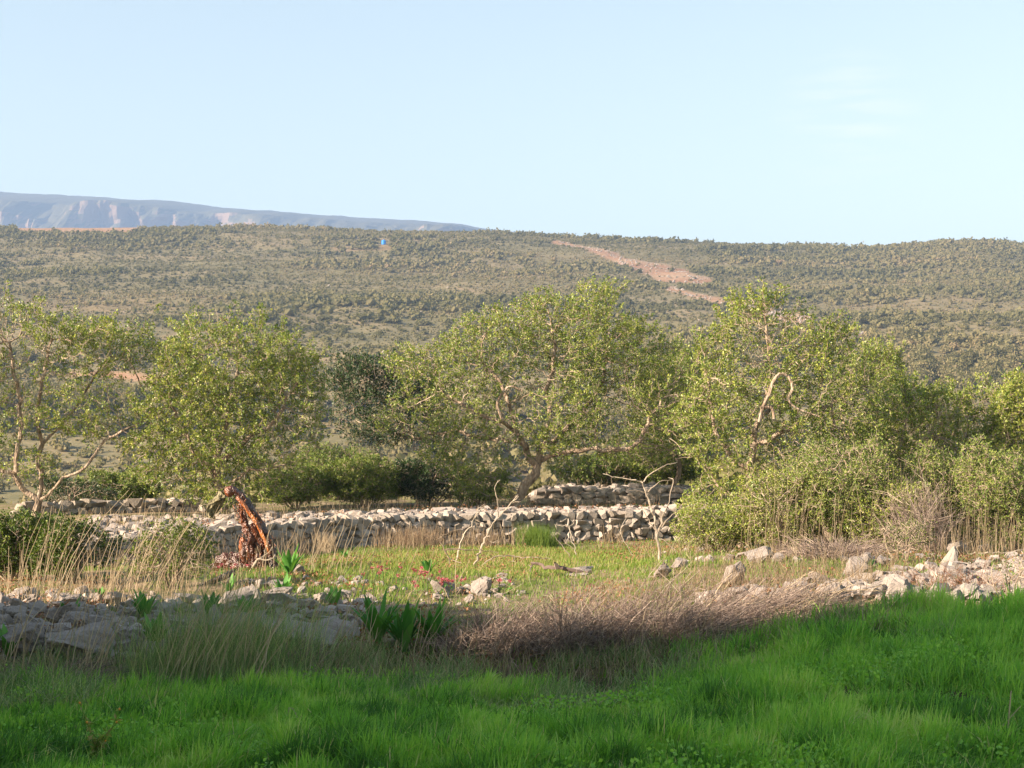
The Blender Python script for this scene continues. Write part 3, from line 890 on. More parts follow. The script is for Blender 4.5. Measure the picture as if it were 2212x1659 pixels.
    tree('tall leafy tree with a pale hooked dead limb, right of the middle', b,
         [{'p': np.vstack([b - [0, 0, .1], L3(d, (1605, 1080), (1625, 1000), (1640, 910), (1655, 860), (1660, 780), (1655, 700))['p']])},
          L3(d, (1620, 1020), (1560, 960), (1530, 880), (1520, 790)), L3(d, (1630, 960), (1700, 930, -.3), (1760, 900, -.3), (1820, 860)),
          L3(d, (1610, 1080), (1560, 1060), (1530, 1010)), L3(d, (1640, 900), (1700, 840, .7), (1750, 760, .7))],
         B3(d, (1660, 725, 125, 85, 1.4), (1560, 820, 90, 110, 1.2), (1760, 810, 125, 110, 1.4), (1650, 900, 170, 105, 1.6), (1600, 1030, 110, 100, 1.2), (1840, 890, 95, 100, 1.1), (1800, 1010, 90, 80, 1.),
            (1680, 1060, 110, 90, 1.1), (1650, 665, 45, 30, .6), (1800, 740, 50, 45, .7), (1540, 745, 35, 40, .5), (1500, 930, 70, 90, 1.), (1540, 1080, 80, 60, .9), (1760, 960, 100, 90, 1.2), (1640, 800, 100, 80, 1.2)),
         3000, seed=5, lpn=12,
         extra=[(L3(d - 1.5, (1640, 912), (1648, 880), (1662, 850), (1668, 828), (1684, 808), (1702, 812), (1712, 838), (1703, 862), (1722, 882), (1770, 900))['p'], .042, .014),
                (L3(d - 1.5, (1643, 880), (1668, 882), (1672, 905))['p'], .045, .03)])
    for X, Y, dd, rr_, sd_, lab in [(1455, 860, 44.5, 95, 61, 'low leafy tree filling the gap between the largest tree and the hooked-limb tree'), (1880, 860, 42, 90, 62, 'tree behind the scrub, between the hooked-limb tree and the low tree row')]:
        b = ground_at(X, dd)
        tree(lab, b, [{'p': np.vstack([b - [0, 0, .1], L3(dd, (X + 4, 1030), (X - 6, 960), (X, 870))['p']])}, L3(dd, (X, 990), (X - 50, 920), (X - 60, 860)), L3(dd, (X, 980), (X + 45, 920), (X + 60, 850))],
             B3(dd, (X, Y, rr_, 95, 1.4), (X - 40, Y + 90, 85, 70, 1.1), (X + 45, Y + 80, 85, 75, 1.1), (X + 20, Y - 70, 45, 40, .7)), 1700, seed=sd_, lpn=12)
    for i, (X, Y, rx, rz, dd, lab) in enumerate([
            (1960, 925, 110, 80, 37, 'yellow-green tree whose low crown adjoins the hooked-limb tree on its right'),
            (2090, 935, 105, 90, 38.5, 'low yellow-green tree between two like it in the row at the right'),
            (2225, 915, 105, 90, 37, 'low yellow-green tree cut by the right edge of the picture')]):
        b = ground_at(X, dd)
        tree(lab, b, [{'p': np.vstack([b - [0, 0, .1], L3(dd, (X + 5, 1060), (X - 8, 980), (X, 900))['p']])}, L3(dd, (X - 5, 1000), (X - 50, 940), (X - 70, 890)), L3(dd, (X - 5, 1000), (X + 45, 940), (X + 70, 890))],
             B3(dd, (X, Y - 10, rx, rz, 1.4), (X, Y + 120, 110, 70, 1.2), (X - 50, Y + 60, 80, 70, 1.1), (X + 55, Y + 60, 80, 70, 1.1), (X + 30 - 25 * i, Y - 60, 55, 28, .7)), 1900, seed=20 + i, lpn=13, tint=(.1, 1))
build_trees()

# ------------------------------------------------------------------ shrubs
def shrub(label, X, Yb, d, wpx, hpx, leafmat='olive_leaf', n=500, lsize=.035, lpn=9, seed=0, name='shrub', group='shrubs round the walls', stem='twig', nst=7, twr=.012, spread=.1, shell=.2, tint=(0, 1)):
    """Yb None: stands on the ground at distance d"""
    b = ground_at(X, d) if Yb is None else gpt(X, Yb)
    d = b[1]; k = d / 3404.
    w, h = wpx * k, hpx * k
    r = np.random.default_rng(seed)
    limbs = []
    for i in range(nst):
        a = r.random() * 6.28; q = w * .42 * r.random() ** .5
        tip = b + np.array([math.cos(a) * q, math.sin(a) * q * .8, h * (.35 + .3 * r.random())])
        mid = b + (tip - b) * .5 + r.normal(size=3) * .05
        limbs.append({'p': np.array([b + np.array([math.cos(a) * .05, math.sin(a) * .05, -.05]), mid, tip])})
    bl = [(b + np.array([0, 0, h * .45]), (w * .45, w * .42, h * .42))]
    for i in range(7):
        a = r.random() * 6.28
        bl.append((b + np.array([math.cos(a) * w * .36, math.sin(a) * w * .28, h * (.3 + .42 * r.random())]), (w * (.15 + .12 * r.random()), w * .2, h * (.14 + .16 * r.random()))))
    return tree(label, b, limbs, bl, n, leafmat=leafmat, lpn=lpn, lsize=lsize, seed=seed + 50, group=group, tw_r=twr, spread=spread, name=name, cat='shrub', bark_='bark',
                tint=tint, kill=.11, step=.08, shell=shell, radf=.8, radmax=.05)

def build_shrubs():
    shrub('dark green bushy shrub at the left edge, before the stone bank', 25, 1255, 0, 200, 165, 'mastic', 2200, .05, 16, 1, nst=12)
    shrub('dark green bushy shrub right of its twin at the left edge', 155, 1262, 0, 170, 165, 'mastic', 2000, .05, 16, 2, nst=12)
    shrub('small olive shrub mixed with dry stalks, left of the torn trunk', 375, 1272, 0, 200, 165, 'mastic', 2400, .045, 13, 3, tint=(.4, 1))
    G = 'olive scrub behind the walls'
    for i, (X, d, w, h, lab) in enumerate([
            (640, 42.5, 170, 105, 'olive bush behind the wall, right of the round tree'),
            (790, 43, 210, 130, 'broad grey-green bush behind the wall under the dark leaning tree'),
            (930, 43, 170, 120, 'bush with dark lower leaves, left of the largest tree'),
            (1035, 42, 120, 90, 'bush at the foot of the largest tree, on its left'),
            (250, 43, 190, 100, 'grey-green bush between the two leafy trees at the left'),
            (160, 41, 150, 80, 'dark low bush at the foot of the tree with bare grey stems'),
            (1290, 46, 220, 85, 'long low bush behind the short shaded wall'),
            (1430, 46, 180, 105, 'bush behind the right end of the short shaded wall'),
            (720, 50, 170, 150, 'tall loose bush far behind the wall, between the round tree and the dark tree')]):
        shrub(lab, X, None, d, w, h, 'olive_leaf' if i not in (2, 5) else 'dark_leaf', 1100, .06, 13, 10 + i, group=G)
    G = 'tangled scrub at the right'
    for i, (X, d, w, h, lab, m_) in enumerate([
            (1560, 31.5, 150, 150, 'green shrub at the foot of the hooked-limb tree, beside the wall end', 'carob'),
            (1680, 31, 170, 210, 'green scrub right of the wall end, with grass stems in it', 'carob'),
            (1800, 31, 190, 250, 'tall olive scrub in the middle of the tangle at the right', 'olive_leaf'),
            (1930, 30.5, 170, 240, 'yellowish scrub beside the red-brown bare shrub', 'carob'),
            (2080, 31, 180, 260, 'tall olive scrub right of the red-brown bare shrub', 'olive_leaf'),
            (2190, 30, 170, 240, 'olive scrub cut by the right edge of the picture', 'olive_leaf'),
            (1880, 34, 200, 260, 'yellow-green scrub standing behind the tangle at the right', 'carob')]):
        shrub(lab, X, None, d, w * 1.35, h * (.84 + .15 * (i % 3)), m_, 1500, .046, 9, 30 + i, group=G, nst=14, tint=(.1, 1))
    shrub('small dark green shrub among the stones, below the red-brown shrub', 1950, 1215, 0, 130, 100, 'mastic', 420, .03, 8, 61, tint=(.3, 1))
    shrub('small bush with yellowing leaves behind the grassy bank, at the right edge', 2185, 1300, 0, 110, 120, 'olive_leaf', 420, .03, 7, 62)
build_shrubs()

# ------------------------------------------------------------------ twiggy bare shrubs, stems
def bare_shrub(label, base, w, h, n, mat, name='dead_shrub', group=None, lean=(0, 0), seed=0, r0=.004, twig=3, cat='shrub', k=6, arch=.35):
    r = np.random.default_rng(seed)
    t = empty(name, base, label, cat, group)
    mb = MB()
    a = r.random(n) * 6.28; q = r.random(n) ** .6
    ex = np.stack([np.cos(a) * q * w * .5 + lean[0] * h, np.sin(a) * q * w * .4 + lean[1] * h], -1)
    hh = h * (.45 + .6 * r.random(n)) * (1 - .35 * q)
    s = np.linspace(0, 1, k)
    root = np.stack([np.cos(a), np.sin(a)], -1) * (r.random(n) * w * .30)[:, None]
    P = np.empty((n, k, 3))
    P[:, :, :2] = root[:, None] + (ex - root * .3)[:, None] * (s ** 1.25)[None, :, None]
    P[:, :, 2] = hh[:, None] * (s - arch * r.random(n)[:, None] * s ** 3)[...]
    P += np.cumsum(r.normal(size=P.shape) * .034 * h, axis=1) * (s > 0)[None, :, None]
    P[:, :, 2] -= .03
    gzb = ground_z(P[:, 0, 0] + base[0], P[:, 0, 1] + base[1]) - base[2]
    P[:, :, 2] += gzb[:, None]
    stems(mb, P, r0 * np.linspace(1, .4, k)[None] * (.6 + .9 * r.random(n))[:, None], 3, r.random(n))
    # side twigs
    m = n * twig
    ii = np.repeat(np.arange(n), twig); kk = r.integers(1, k - 1, m)
    S = P[ii, kk]; d = nrm(P[ii, kk + 1] - P[ii, kk] + r.normal(size=(m, 3)) * .06 * h * 2)
    ln = (h * .12 + h * .36 * r.random(m) ** 1.5)[:, None]
    E = S + d * ln; Mi = S + d * ln * .5 + r.normal(size=S.shape) * .02 * h
    stems(mb, np.stack([S, Mi, E], 1), np.array([[.55, .45, .25]]) * r0, 3, r.random(m))
    o = mb.build('branches', M[mat], t)
    return t

def build_dead_shrubs():
    G = 'dry grey-brown shrubs behind the grass'
    sp_ = [(1000, 1410, .75, .55), (1075, 1412, .9, .62), (1150, 1408, .95, .72), (1230, 1405, 1.0, .78), (1310, 1400, 1.0, .80), (1390, 1395, 1.0, .78), (1465, 1392, 1.0, .74),
           (1535, 1385, .95, .66), (1600, 1372, .9, .58), (1660, 1350, .8, .48), (1720, 1335, .7, .42)]
    labs = ['dry twiggy shrub next to the broad-leaved clump, leftmost of the grey-brown row', 'second dry shrub from the broad-leaved clump', 'dry shrub of the row, third from the broad-leaved clump',
            'dry shrub of the row below the forked bleached branches', 'tall dry shrub of the row just right of the dead leaf mound', 'tall dry shrub near the middle of the grey-brown row',
            'dry shrub of the row, below the tall bleached sapling', 'dry shrub leaning right with pale arching stems', 'dry shrub with pale stems swept right over the grass edge',
            'low dry shrub where the grass bank begins to rise', 'lowest dry shrub, against the grassy bank, rightmost of the row']
    for i, ((X, Y, w, h), lb) in enumerate(zip(sp_, labs)):
        b = gpt(X, Y)
        bare_shrub(lb, b, w * 1.15, h * (1.2 if i % 2 else .85), 175, 'brown', group=G, lean=(.2 + .12 * (i % 3) if i < 6 else .8, .05), seed=i, twig=6, r0=.0042, arch=.5)
    for i, (X, Y) in enumerate([(1480, 1392), (1600, 1372), (1690, 1345)]):
        bare_shrub(['arching pale stems over the dry shrubs under the bleached sapling', 'arching pale stems spreading right where the dry shrubs meet the grass', 'few arching pale stems at the right end of the dry shrub row'][i], gpt(X, Y), 1.3, .75, 46, 'dry', group='pale arching stems in the dry shrubs', lean=(.8, -.1), seed=70 + i, twig=2, r0=.0045, arch=.7, k=8)
    bare_shrub('brown bare shrub under the green tussock at the lower left', gpt(600, 1450), .9, .45, 330, 'brown', group=G, seed=40, lean=(.1, 0))
    bare_shrub('brown bare shrub below the boulders at the left', gpt(120, 1470), 1.4, .3, 380, 'brown', group=G, seed=41, lean=(.2, 0))
    bare_shrub('red-brown bare shrub with fanning upright stems in the scrub at the right', ground_at(1990, 29.), 1.3, 1.75, 150, 'brown', group='bare shrubs', seed=42, r0=.007, arch=.1)
    bare_shrub('reddish leafless bush showing over the tree row at the right', ground_at(1990, 43.), 1.3, 3.2, 300, 'brown', group='bare shrubs', seed=43, r0=.006, arch=.1)
    bare_shrub('dead brushwood heap with a pale arching limb, on the stones at the right', ground_at(1800, 25.5), 1.9, .62, 380, 'brown', group='bare shrubs', seed=44, arch=.8, r0=.005)
    bare_shrub('thin dark red twigs rising from the stones behind the grassy bank', gpt(2020, 1285), .8, .6, 60, 'litter', group='bare shrubs', seed=45, r0=.003)
    bare_shrub('dull red twigs at the right among the stones by the yellowing bush', gpt(2110, 1285), .8, .5, 80, 'litter', group='bare shrubs', seed=46, r0=.003)
build_dead_shrubs()

# ------------------------------------------------------------------ bleached dead branches
def zz(p):       # detail-view coordinates to the 2212 px frame
    return (707.8 + p[0] * .34, 796.3 + p[1] * .34)

def dead_branch(label, base_px, polys, group='bleached dead branches in the field', name='dead_branch', mat='deadwood', z=zz, dd=0):
    b = gpt(*z(base_px)); d = b[1]
    t = empty(name, b, label, 'dead branch', group)
    loc = np.array(t.location)
    for i, (pts, r1, r2) in enumerate(polys):
        mb = MB()
        P = np.array([pix(*z(p[:2]), d + (p[2] if len(p) > 2 else 0)) for p in pts])
        P = resample(P, .06); P += rng.normal(size=P.shape) * r1 * .25
        P[1:-1] += rng.normal(size=P[1:-1].shape) * .009
        tube(mb, P, np.linspace(r1, r2, len(P)) * .75, 6, rng.random(), .25)
        m = max(1, len(P) // 9)
        ii = rng.integers(len(P) // 3, len(P), m); dr = nrm(rng.normal(size=(m, 3)) + np.array([0, 0, .5])); ln = (.05 + .12 * rng.random(m))[:, None]
        stems(mb, np.stack([P[ii], P[ii] + dr * ln * .5, P[ii] + dr * ln], 1), np.array([[r2, r2 * .7, r2 * .4]]), 4, .6)
        mb.build('stem' if i == 0 else 'limb', M[mat], t, loc=loc)
    return t

def build_branches():
    dead_branch('pale forked dead branch leaning right, the tallest before the wall', (925, 1255), [
        ([(925, 1258), (960, 1190), (985, 1120), (1050, 985), (1085, 945), (1130, 895), (1180, 840), (1215, 805)], .028, .010),
        ([(1082, 945), (1080, 880), (1076, 830), (1060, 780), (1066, 745), (1095, 708)], .014, .006),
        ([(1015, 1080), (1050, 1110), (1095, 1095)], .010, .006), ([(1150, 870), (1190, 845), (1228, 845)], .010, .006),
        ([(1060, 965), (1035, 935), (1015, 900), (990, 870)], .010, .005)])
    dead_branch('pale dead branch standing just left of the tallest one, before the wall', (815, 1225), [
        ([(815, 1228), (832, 1160), (860, 1070), (905, 995), (950, 930), (975, 890), (1000, 870)], .022, .008),
        ([(920, 970), (950, 905), (1000, 858)], .010, .005), ([(940, 960), (990, 985), (1040, 990)], .009, .005)])
    dead_branch('reddish dead branch lying bent over the grass, left of the pale pair', (770, 1260), [
        ([(775, 1262), (765, 1200), (735, 1130), (700, 1080)], .016, .008), ([(750, 1165), (770, 1145), (820, 1142), (900, 1152), (980, 1150), (1080, 1170)], .018, .007),
        ([(700, 1082), (760, 1050), (840, 1020), (905, 1005)], .009, .005), ([(760, 1180), (800, 1220), (850, 1235)], .012, .006)], mat='twig')
    dead_branch('thin pale branch arching low over the grass to the right', (965, 1255), [
        ([(965, 1258), (1010, 1225), (1060, 1198), (1120, 1185), (1190, 1190), (1260, 1200), (1340, 1200), (1420, 1212)], .016, .006),
        ([(1180, 1190), (1190, 1210), (1150, 1230)], .009, .005)])
    dead_branch('small pale forked dead branch before the stone wall', (1575, 1195), [
        ([(1580, 1198), (1562, 1120), (1545, 1050), (1530, 1000), (1490, 1000), (1438, 988)], .016, .006), ([(1532, 1005), (1560, 985), (1545, 960)], .008, .005),
        ([(1540, 1195), (1500, 1140), (1460, 1090), (1432, 1052)], .014, .006), ([(1562, 1145), (1520, 1110), (1495, 1085)], .010, .005)])
    dead_branch('tall bare pale sapling with long side limbs, before the right end of the wall', (2110, 1225), [
        ([(2115, 1232), (2108, 1150), (2098, 1080), (2090, 1010), (2070, 940), (2045, 850), (2020, 780), (2000, 722)], .030, .014),
        ([(2002, 722), (1930, 705), (1850, 690), (1750, 668)], .014, .006), ([(2010, 720), (2050, 670), (2110, 630), (2212, 598)], .012, .006),
        ([(2100, 1050), (2135, 930), (2165, 850), (2185, 760), (2195, 700)], .016, .007), ([(2098, 1035), (2050, 980), (2010, 910), (1985, 865)], .012, .006),
        ([(2035, 790), (1980, 780), (1912, 772)], .009, .005), ([(2100, 1060), (2160, 1110), (2212, 1170)], .011, .006), ([(2120, 1010), (2170, 950), (2240, 890)], .012, .006),
        ([(2035, 785), (2080, 740), (2130, 710), (2190, 705)], .010, .006)])
    dead_branch('thin pale crooked twig standing right of the small forked branch', (1950, 1190), [
        ([(1950, 1195), (1915, 1140), (1875, 1080), (1862, 1020), (1900, 940)], .010, .005)])
    dead_branch('thick weathered fallen log half hidden in dry stalks', (1650, 1310), [
        ([(1290, 1235, .2), (1360, 1250, .1), (1430, 1268), (1520, 1270), (1600, 1290), (1700, 1320)], .030, .055), ([(1300, 1240, .2), (1285, 1290, 0)], .016, .010)], mat='brown')
    zr = lambda p: (1459.9 + p[0] * .34, 796.3 + p[1] * .34)
    dead_branch('pale arching dead limb over the brushwood heap at the right', (1270, 1085), [
        ([(860, 1040), (940, 975), (1040, 945), (1110, 950), (1180, 985), (1230, 1030), (1275, 1085)], .026, .012), ([(1030, 950), (1120, 985), (1200, 1010), (1250, 1050)], .014, .008)], z=zr)
    dead_branch('long pale straight stick lying over the stones, near the right edge', (1860, 1190), [
        ([(1850, 1178), (2000, 1170), (2100, 1165), (2212, 1150)], .018, .012)], z=zr)
    dead_branch('thin pale branch lying in the grass above the stones at the right', (1740, 1085), [
        ([(1700, 1078), (1790, 1062), (1900, 1055), (2030, 1030), (2140, 995), (2240, 960)], .014, .008), ([(2000, 1040), (2060, 1070), (2110, 1110)], .012, .007)], z=zr)
build_branches()

# ------------------------------------------------------------------ the torn trunk
def torn_trunk():
    m, t = nt('torn_heartwood')
    tcn = node(t, "ShaderNodeTexCoord")
    mp = node(t, "ShaderNodeMapping"); mp.inputs['Rotation'].default_value = (0, math.radians(-28), 0); mp.inputs['Scale'].default_value = (9, 9, 1.4)
    n1 = node(t, "ShaderNodeTexNoise"); n1.inputs['Scale'].default_value = 1.6; n1.inputs['Detail'].default_value = 8; n1.inputs['Roughness'].default_value = .65
    n2 = node(t, "ShaderNodeTexNoise"); n2.inputs['Scale'].default_value = 26; n2.inputs['Detail'].default_value = 5
    t.links.new(tcn.outputs['Object'], mp.inputs[0]); t.links.new(mp.outputs[0], n1.inputs[0]); t.links.new(tcn.outputs['Object'], n2.inputs[0])
    at = node(t, "ShaderNodeAttribute", attribute_name="tint")
    ad = node(t, "ShaderNodeMath", operation='MULTIPLY_ADD'); ad.inputs[1].default_value = .75; t.links.new(n1.outputs['Fac'], ad.inputs[0])
    t.links.new(at.outputs['Fac'], ad.inputs[2])
    r = ramp(t, [(.020, .008, .005), (.085, .024, .010), (.24, .065, .018), (.46, .17, .045)], [.34, .60, .84, 1.05 - .05], ad.outputs[0])
    p = node(t, "ShaderNodeBsdfPrincipled"); p.inputs['Roughness'].default_value = .28; p.inputs['Specular IOR Level'].default_value = .7
    b = node(t, "ShaderNodeBump"); b.inputs['Strength'].default_value = .9; b.inputs['Distance'].default_value = .03
    s = node(t, "ShaderNodeMath", operation='ADD'); t.links.new(n1.outputs['Fac'], s.inputs[0]); t.links.new(n2.outputs['Fac'], s.inputs[1])
    t.links.new(s.outputs[0], b.inputs['Height']); t.links.new(b.outputs[0], p.inputs['Normal']); t.links.new(r.outputs[0], p.inputs['Base Color'])
    o = node(t, "ShaderNodeOutputMaterial"); t.links.new(p.outputs[0], o.inputs[0])
    z = lambda a: ((450 + a[0] * .2034) * .8848, (1150 + a[1] * .2034) * .8848)
    b0 = gpt(*z((900, 1190))); d = b0[1]
    tr = empty('broken_tree_trunk', b0, 'split tree trunk of shiny red-brown torn wood, arched over before the stone wall', 'broken tree')
    loc = np.array(tr.location)
    def P(*pts): return np.array([pix(*z(q[:2]), d + (q[2] if len(q) > 2 else 0)) for q in pts])
    k = .2034 * .8848 * d / 3404.          # metres per detail pixel
    # the leaning spar
    mb = MB()
    q = resample(P((1075, 1230), (1060, 1080), (1035, 960), (1000, 830), (930, 690), (860, 570), (780, 440), (700, 330), (620, 250), (545, 205)), .03)
    n = len(q)
    tube(mb, q, np.interp(np.linspace(0, 1, n), [0, .2, .5, .85, 1], [56, 55, 54, 48, 38]) * k, 12, .04, .35)
    mb.build('bark_side', M['mossbark'] if False else m, tr, loc=loc)
    mb = MB()      # bright stripe of fresh torn wood along its front
    q2 = resample(P((1035, 990, -.10), (1000, 880, -.13), (945, 760, -.13), (880, 630, -.13), (800, 510, -.13), (720, 400, -.12), (640, 310, -.10)), .03)
    tube(mb, q2 + np.array([-.015, 0, 0]), np.interp(np.linspace(0, 1, len(q2)), [0, .5, 1], [20, 24, 22]) * k, 8, .52, .45)
    mb.build('torn_wood', m, tr, loc=loc)
    # head and knuckle at the top
    mb = MB()
    V, F = ICO[3]
    c = pix(*z((545, 245)), d)
    Vn = V * (1 + .35 * (fbm(V[:, 0] * 2 + 8, V[:, 1] * 2 + V[:, 2] * 2 + 8, 5) - .47))[:, None]
    Vn = Vn * (1 + .5 * (fbm(V[:, 0] * 5 + 8, V[:, 1] * 5 + V[:, 2] * 4 + 8, 15) - .47))[:, None]; mb.add(c + Vn * np.array([62, 56, 68]) * k, F, .30)
    mb.build('torn_knuckle', m, tr, loc=loc, smooth=True)
    # splintered left slab hanging from the spar to the base
    mb = MB()
    q = resample(P((670, 380), (690, 480, -.04), (715, 600, -.06), (760, 720, -.08), (800, 800, -.08), (790, 880, -.08)), .03)
    tube(mb, q, np.interp(np.linspace(0, 1, len(q)), [0, .3, 1], [18, 36, 46]) * k, 10, .22, .65)
    m2 = MB(); q = resample(P((790, 640, -.1), (850, 730, -.1), (900, 800, -.08), (940, 900, -.04)), .03)
    tube(m2, q, 36 * k, 9, .18, .6); m2.build('torn_flap', m, tr, loc=loc)
    slab = mb
    # the swollen base
    mb = MB()
    for (X, Y, rx, rz, dy, tt) in [(760, 960, 100, 150, -.05, .22), (880, 900, 110, 130, .03, .08), (840, 1080, 150, 120, 0, .16), (700, 900, 48, 95, -.1, .42), (960, 1100, 100, 110, .05, .12), (570, 1090, 185, 110, .1, .12), (440, 1155, 130, 70, .1, .10), (760, 1160, 230, 90, 0, .14), (980, 1180, 130, 60, 0, .08)]:
        cc = pix(*z((X, Y)), d + dy); s_ = int(X)
        nz = fbm(V[:, 0] * 3 + 8, V[:, 1] * 3 + V[:, 2] * 1.2 + 8, s_, 5) - .47
        Vn = V * (1 + .9 * nz)[:, None]
        mb.add(cc + Vn * np.array([rx, min(rx, rz) * .8, rz]) * k, F, tt)
    mb.build('stump', m, tr, loc=loc)
    # splinters
    mb = MB(); nn = 420
    ss = rng.random(nn); ax = P((1000, 900), (880, 620), (760, 800), (760, 1000), (860, 1080), (700, 480))
    a = ax[rng.integers(0, len(ax), nn)] + rng.normal(size=(nn, 3)) * np.array([.055, .03, .09]) + np.array([0, -.10, 0])
    dr = nrm(np.array([-.28, 0, 1.]) + rng.normal(size=(nn, 3)) * .35) * (.03 + .07 * rng.random(nn))[:, None]
    mb = slab
    stems(mb, np.stack([a, a + dr * .5 + rng.normal(size=a.shape) * .006, a + dr], 1), np.array([[.007, .006, .001]]), 3, .1 + .5 * rng.random(nn))
    mb.build('splintered_wood', m, tr, loc=loc)['kind'] = 'stuff'
    # bark-covered limb hanging down behind on the left
    mb = MB()
    q = resample(P((475, 275, .10), (455, 300, .10), (420, 350, .1), (370, 430, .12), (330, 500, .14), (315, 560, .15)), .03)
    tube(mb, q, np.interp(np.linspace(0, 1, len(q)), [0, .4, 1], [48, 62, 46]) * k, 12, .5, .4)
    q = resample(P((440, 330, -.02), (380, 350, 0), (320, 400, 0), (290, 460, .02), (300, 540, .03)), .03)
    tube(mb, q, np.interp(np.linspace(0, 1, len(q)), [0, .5, 1], [30, 34, 22]) * k, 10, .5, .5)
    mb.build('hanging_bark_limb', M['mossbark'], tr, loc=loc)
    # thin pale root in front
    mb = MB()
    q = resample(P((790, 1210, -.25), (840, 1120, -.25), (890, 1055, -.25), (970, 1070, -.25), (1060, 1050, -.25), (1090, 1000, -.2)), .03)
    tube(mb, q, np.linspace(.022, .008, len(q)), 7, .6, .2)
    q = resample(P((885, 1065, -.25), (950, 1020, -.22), (1020, 970, -.2), (1060, 900, -.2)), .03)
    tube(mb, q, np.linspace(.010, .004, len(q)), 6, .6, .2)
    mb.build('bare_root', M['deadwood'], tr, loc=loc)
torn_trunk()

# ------------------------------------------------------------------ rocks lying about
def build_rocks():
    def R_(X, Y, w, label, group=None, **kw):
        b = gpt(X, Y); return rock(b[0], b[1], w, label, group, **kw)
    G1 = 'boulders at the foot of the left stone bank'
    R_(40, 1412, .5, 'rounded grey boulder cut by the left edge, in the shade', G1, flat=.9, k=3, sink=.2)
    R_(165, 1418, .62, 'largest smooth blue-grey boulder in the shade at the lower left', G1, flat=.62, aspect=1.25, k=5, rz=.2, tilt=.1, sink=.2)
    R_(248, 1400, .38, 'grey boulder just right of the largest blue-grey one', G1, flat=.8, k=8, sink=.2)
    R_(640, 1392, .62, 'flat pale slab under the broad-leaved plants, near the middle', G1, flat=.5, aspect=1.5, k=2, rz=.1, sink=.2)
    R_(720, 1378, .5, 'sloping pale slab left of the large broad-leaved clump', G1, flat=.55, aspect=1.4, k=7, rz=-.3, sink=.2)
    R_(460, 1262, .42, 'long thin pale rock slanting up below the torn trunk', G1, flat=.35, aspect=1.7, k=9, rz=.15, sink=.1)
    G2 = 'stones standing out of the field'
    for X, Y, w, lb, kw in [(1035, 1285, .36, 'pointed rock lit on its left side, among the pink flowers', dict(flat=1.3, k=1)),
                            (2058, 1222, .36, 'pale triangular rock standing up on the right stone bank', dict(flat=1.25, k=4, sink=.1, rz=.3, tilt=0.)),
                            (1850, 1250, .45, 'rounded grey rock beside a leafy tuft on the right bank', dict(flat=1.1, k=6, sink=.1)),
                            (1640, 1215, .7, 'broad pale boulder at the left end of the right stone bank', dict(flat=.55, k=10)),
                            (1740, 1180, .5, 'low grey boulder beneath the brushwood heap', dict(flat=.6, k=11)),
                            (1585, 1265, .45, 'upright tan rock rising out of the dry shrubs', dict(flat=1.1, k=12, sink=.1)),
                            (1430, 1250, .42, 'tan rock behind the dry shrubs, right of the fallen log', dict(flat=1., k=13)),
                            (1255, 1240, .6, 'dark low rock covered with reddish dead leaves in the middle of the field', dict(flat=.42, k=0, aspect=1.2)),
                            (640, 1243, .38, 'brownish rock right of the strap-leaved clump by the torn trunk', dict(flat=.7, k=6)),
                            (600, 1300, .5, 'squarish grey rock below the strap-leaved clump', dict(flat=.8, k=3)),
                            (1085, 1250, .25, 'small white stone in the sunny grass', dict(flat=.7, k=2))]:
        R_(X, Y, w * .85, lb, G2, **kw)
    def field(n, box, smin, smax, label, group, cond=None, flat=(.55, 1.0)):
        c = 0; tries = 0; used = []
        while c < n and tries < 5000:
            tries += 1
            X = box[0] + (box[1] - box[0]) * rng.random(); Y = box[2] + (box[3] - box[2]) * rng.random()
            if cond and not cond(X, Y): continue
            if any(abs(X - a) < 13 and abs(Y - b_) < 6 for a, b_ in used): continue
            used.append((X, Y)); c += 1
            b = gpt(X, Y)
            rock(b[0], b[1], smin + (smax - smin) * rng.random() ** 1.7, label, group, flat=flat[0] + (flat[1] - flat[0]) * rng.random(), aspect=.8 + .7 * rng.random(), sink=.25)
    field(92, (-40, 330, 1284, 1400), .12, .34, 'pale limestone rock in the shaded stone bank at the left', 'rocks of the left bank', lambda X, Y: Y > 1288 + X * .06)
    field(35, (330, 800, 1300, 1365), .13, .38, 'limestone rock in the stony strip between the left bank and the broad leaves', 'rocks of the middle strip')
    field(28, (480, 1150, 1255, 1310), .10, .28, 'small limestone rock in the flowery grass', 'rocks in the flowery grass')
    field(98, (1500, 2230, 1210, 1296), .13, .36, 'sunlit limestone rock in the stone bank behind the grassy rise', 'rocks of the right bank', lambda X, Y: Y > 1300 - (X - 1500) * .12)
    field(22, (1450, 2200, 1185, 1235), .12, .35, 'limestone rock scattered before the scrub at the right', 'scattered rocks at the right')
build_rocks()

def small_rubble():
    mb = MB()
    for box, n, sm in [((-60, 340, 1282, 1430), 420, .05), ((330, 820, 1298, 1380), 260, .05), ((480, 1150, 1250, 1310), 110, .035), ((1480, 2260, 1200, 1300), 760, .055), ((1420, 2250, 1165, 1215), 160, .04)]:
        for i in range(n):
            X = box[0] + (box[1] - box[0]) * rng.random(); Y = box[2] + (box[3] - box[2]) * rng.random()
            if box[0] == 1480 and Y < 1296 - (X - 1480) * .13: continue
            b = gpt(X, Y); sz = sm * (.6 + 1.6 * rng.random() ** 2.5)
            put_stone(mb, b + [0, 0, sz * .3], sz * (.8 + .6 * rng.random()), sz, sz * .75, tilt=.5)
    tag(mb.build('stone_rubble', M['stone']), 'small broken stones filling the banks between the larger rocks', 'rubble', kind='stuff')
small_rubble()

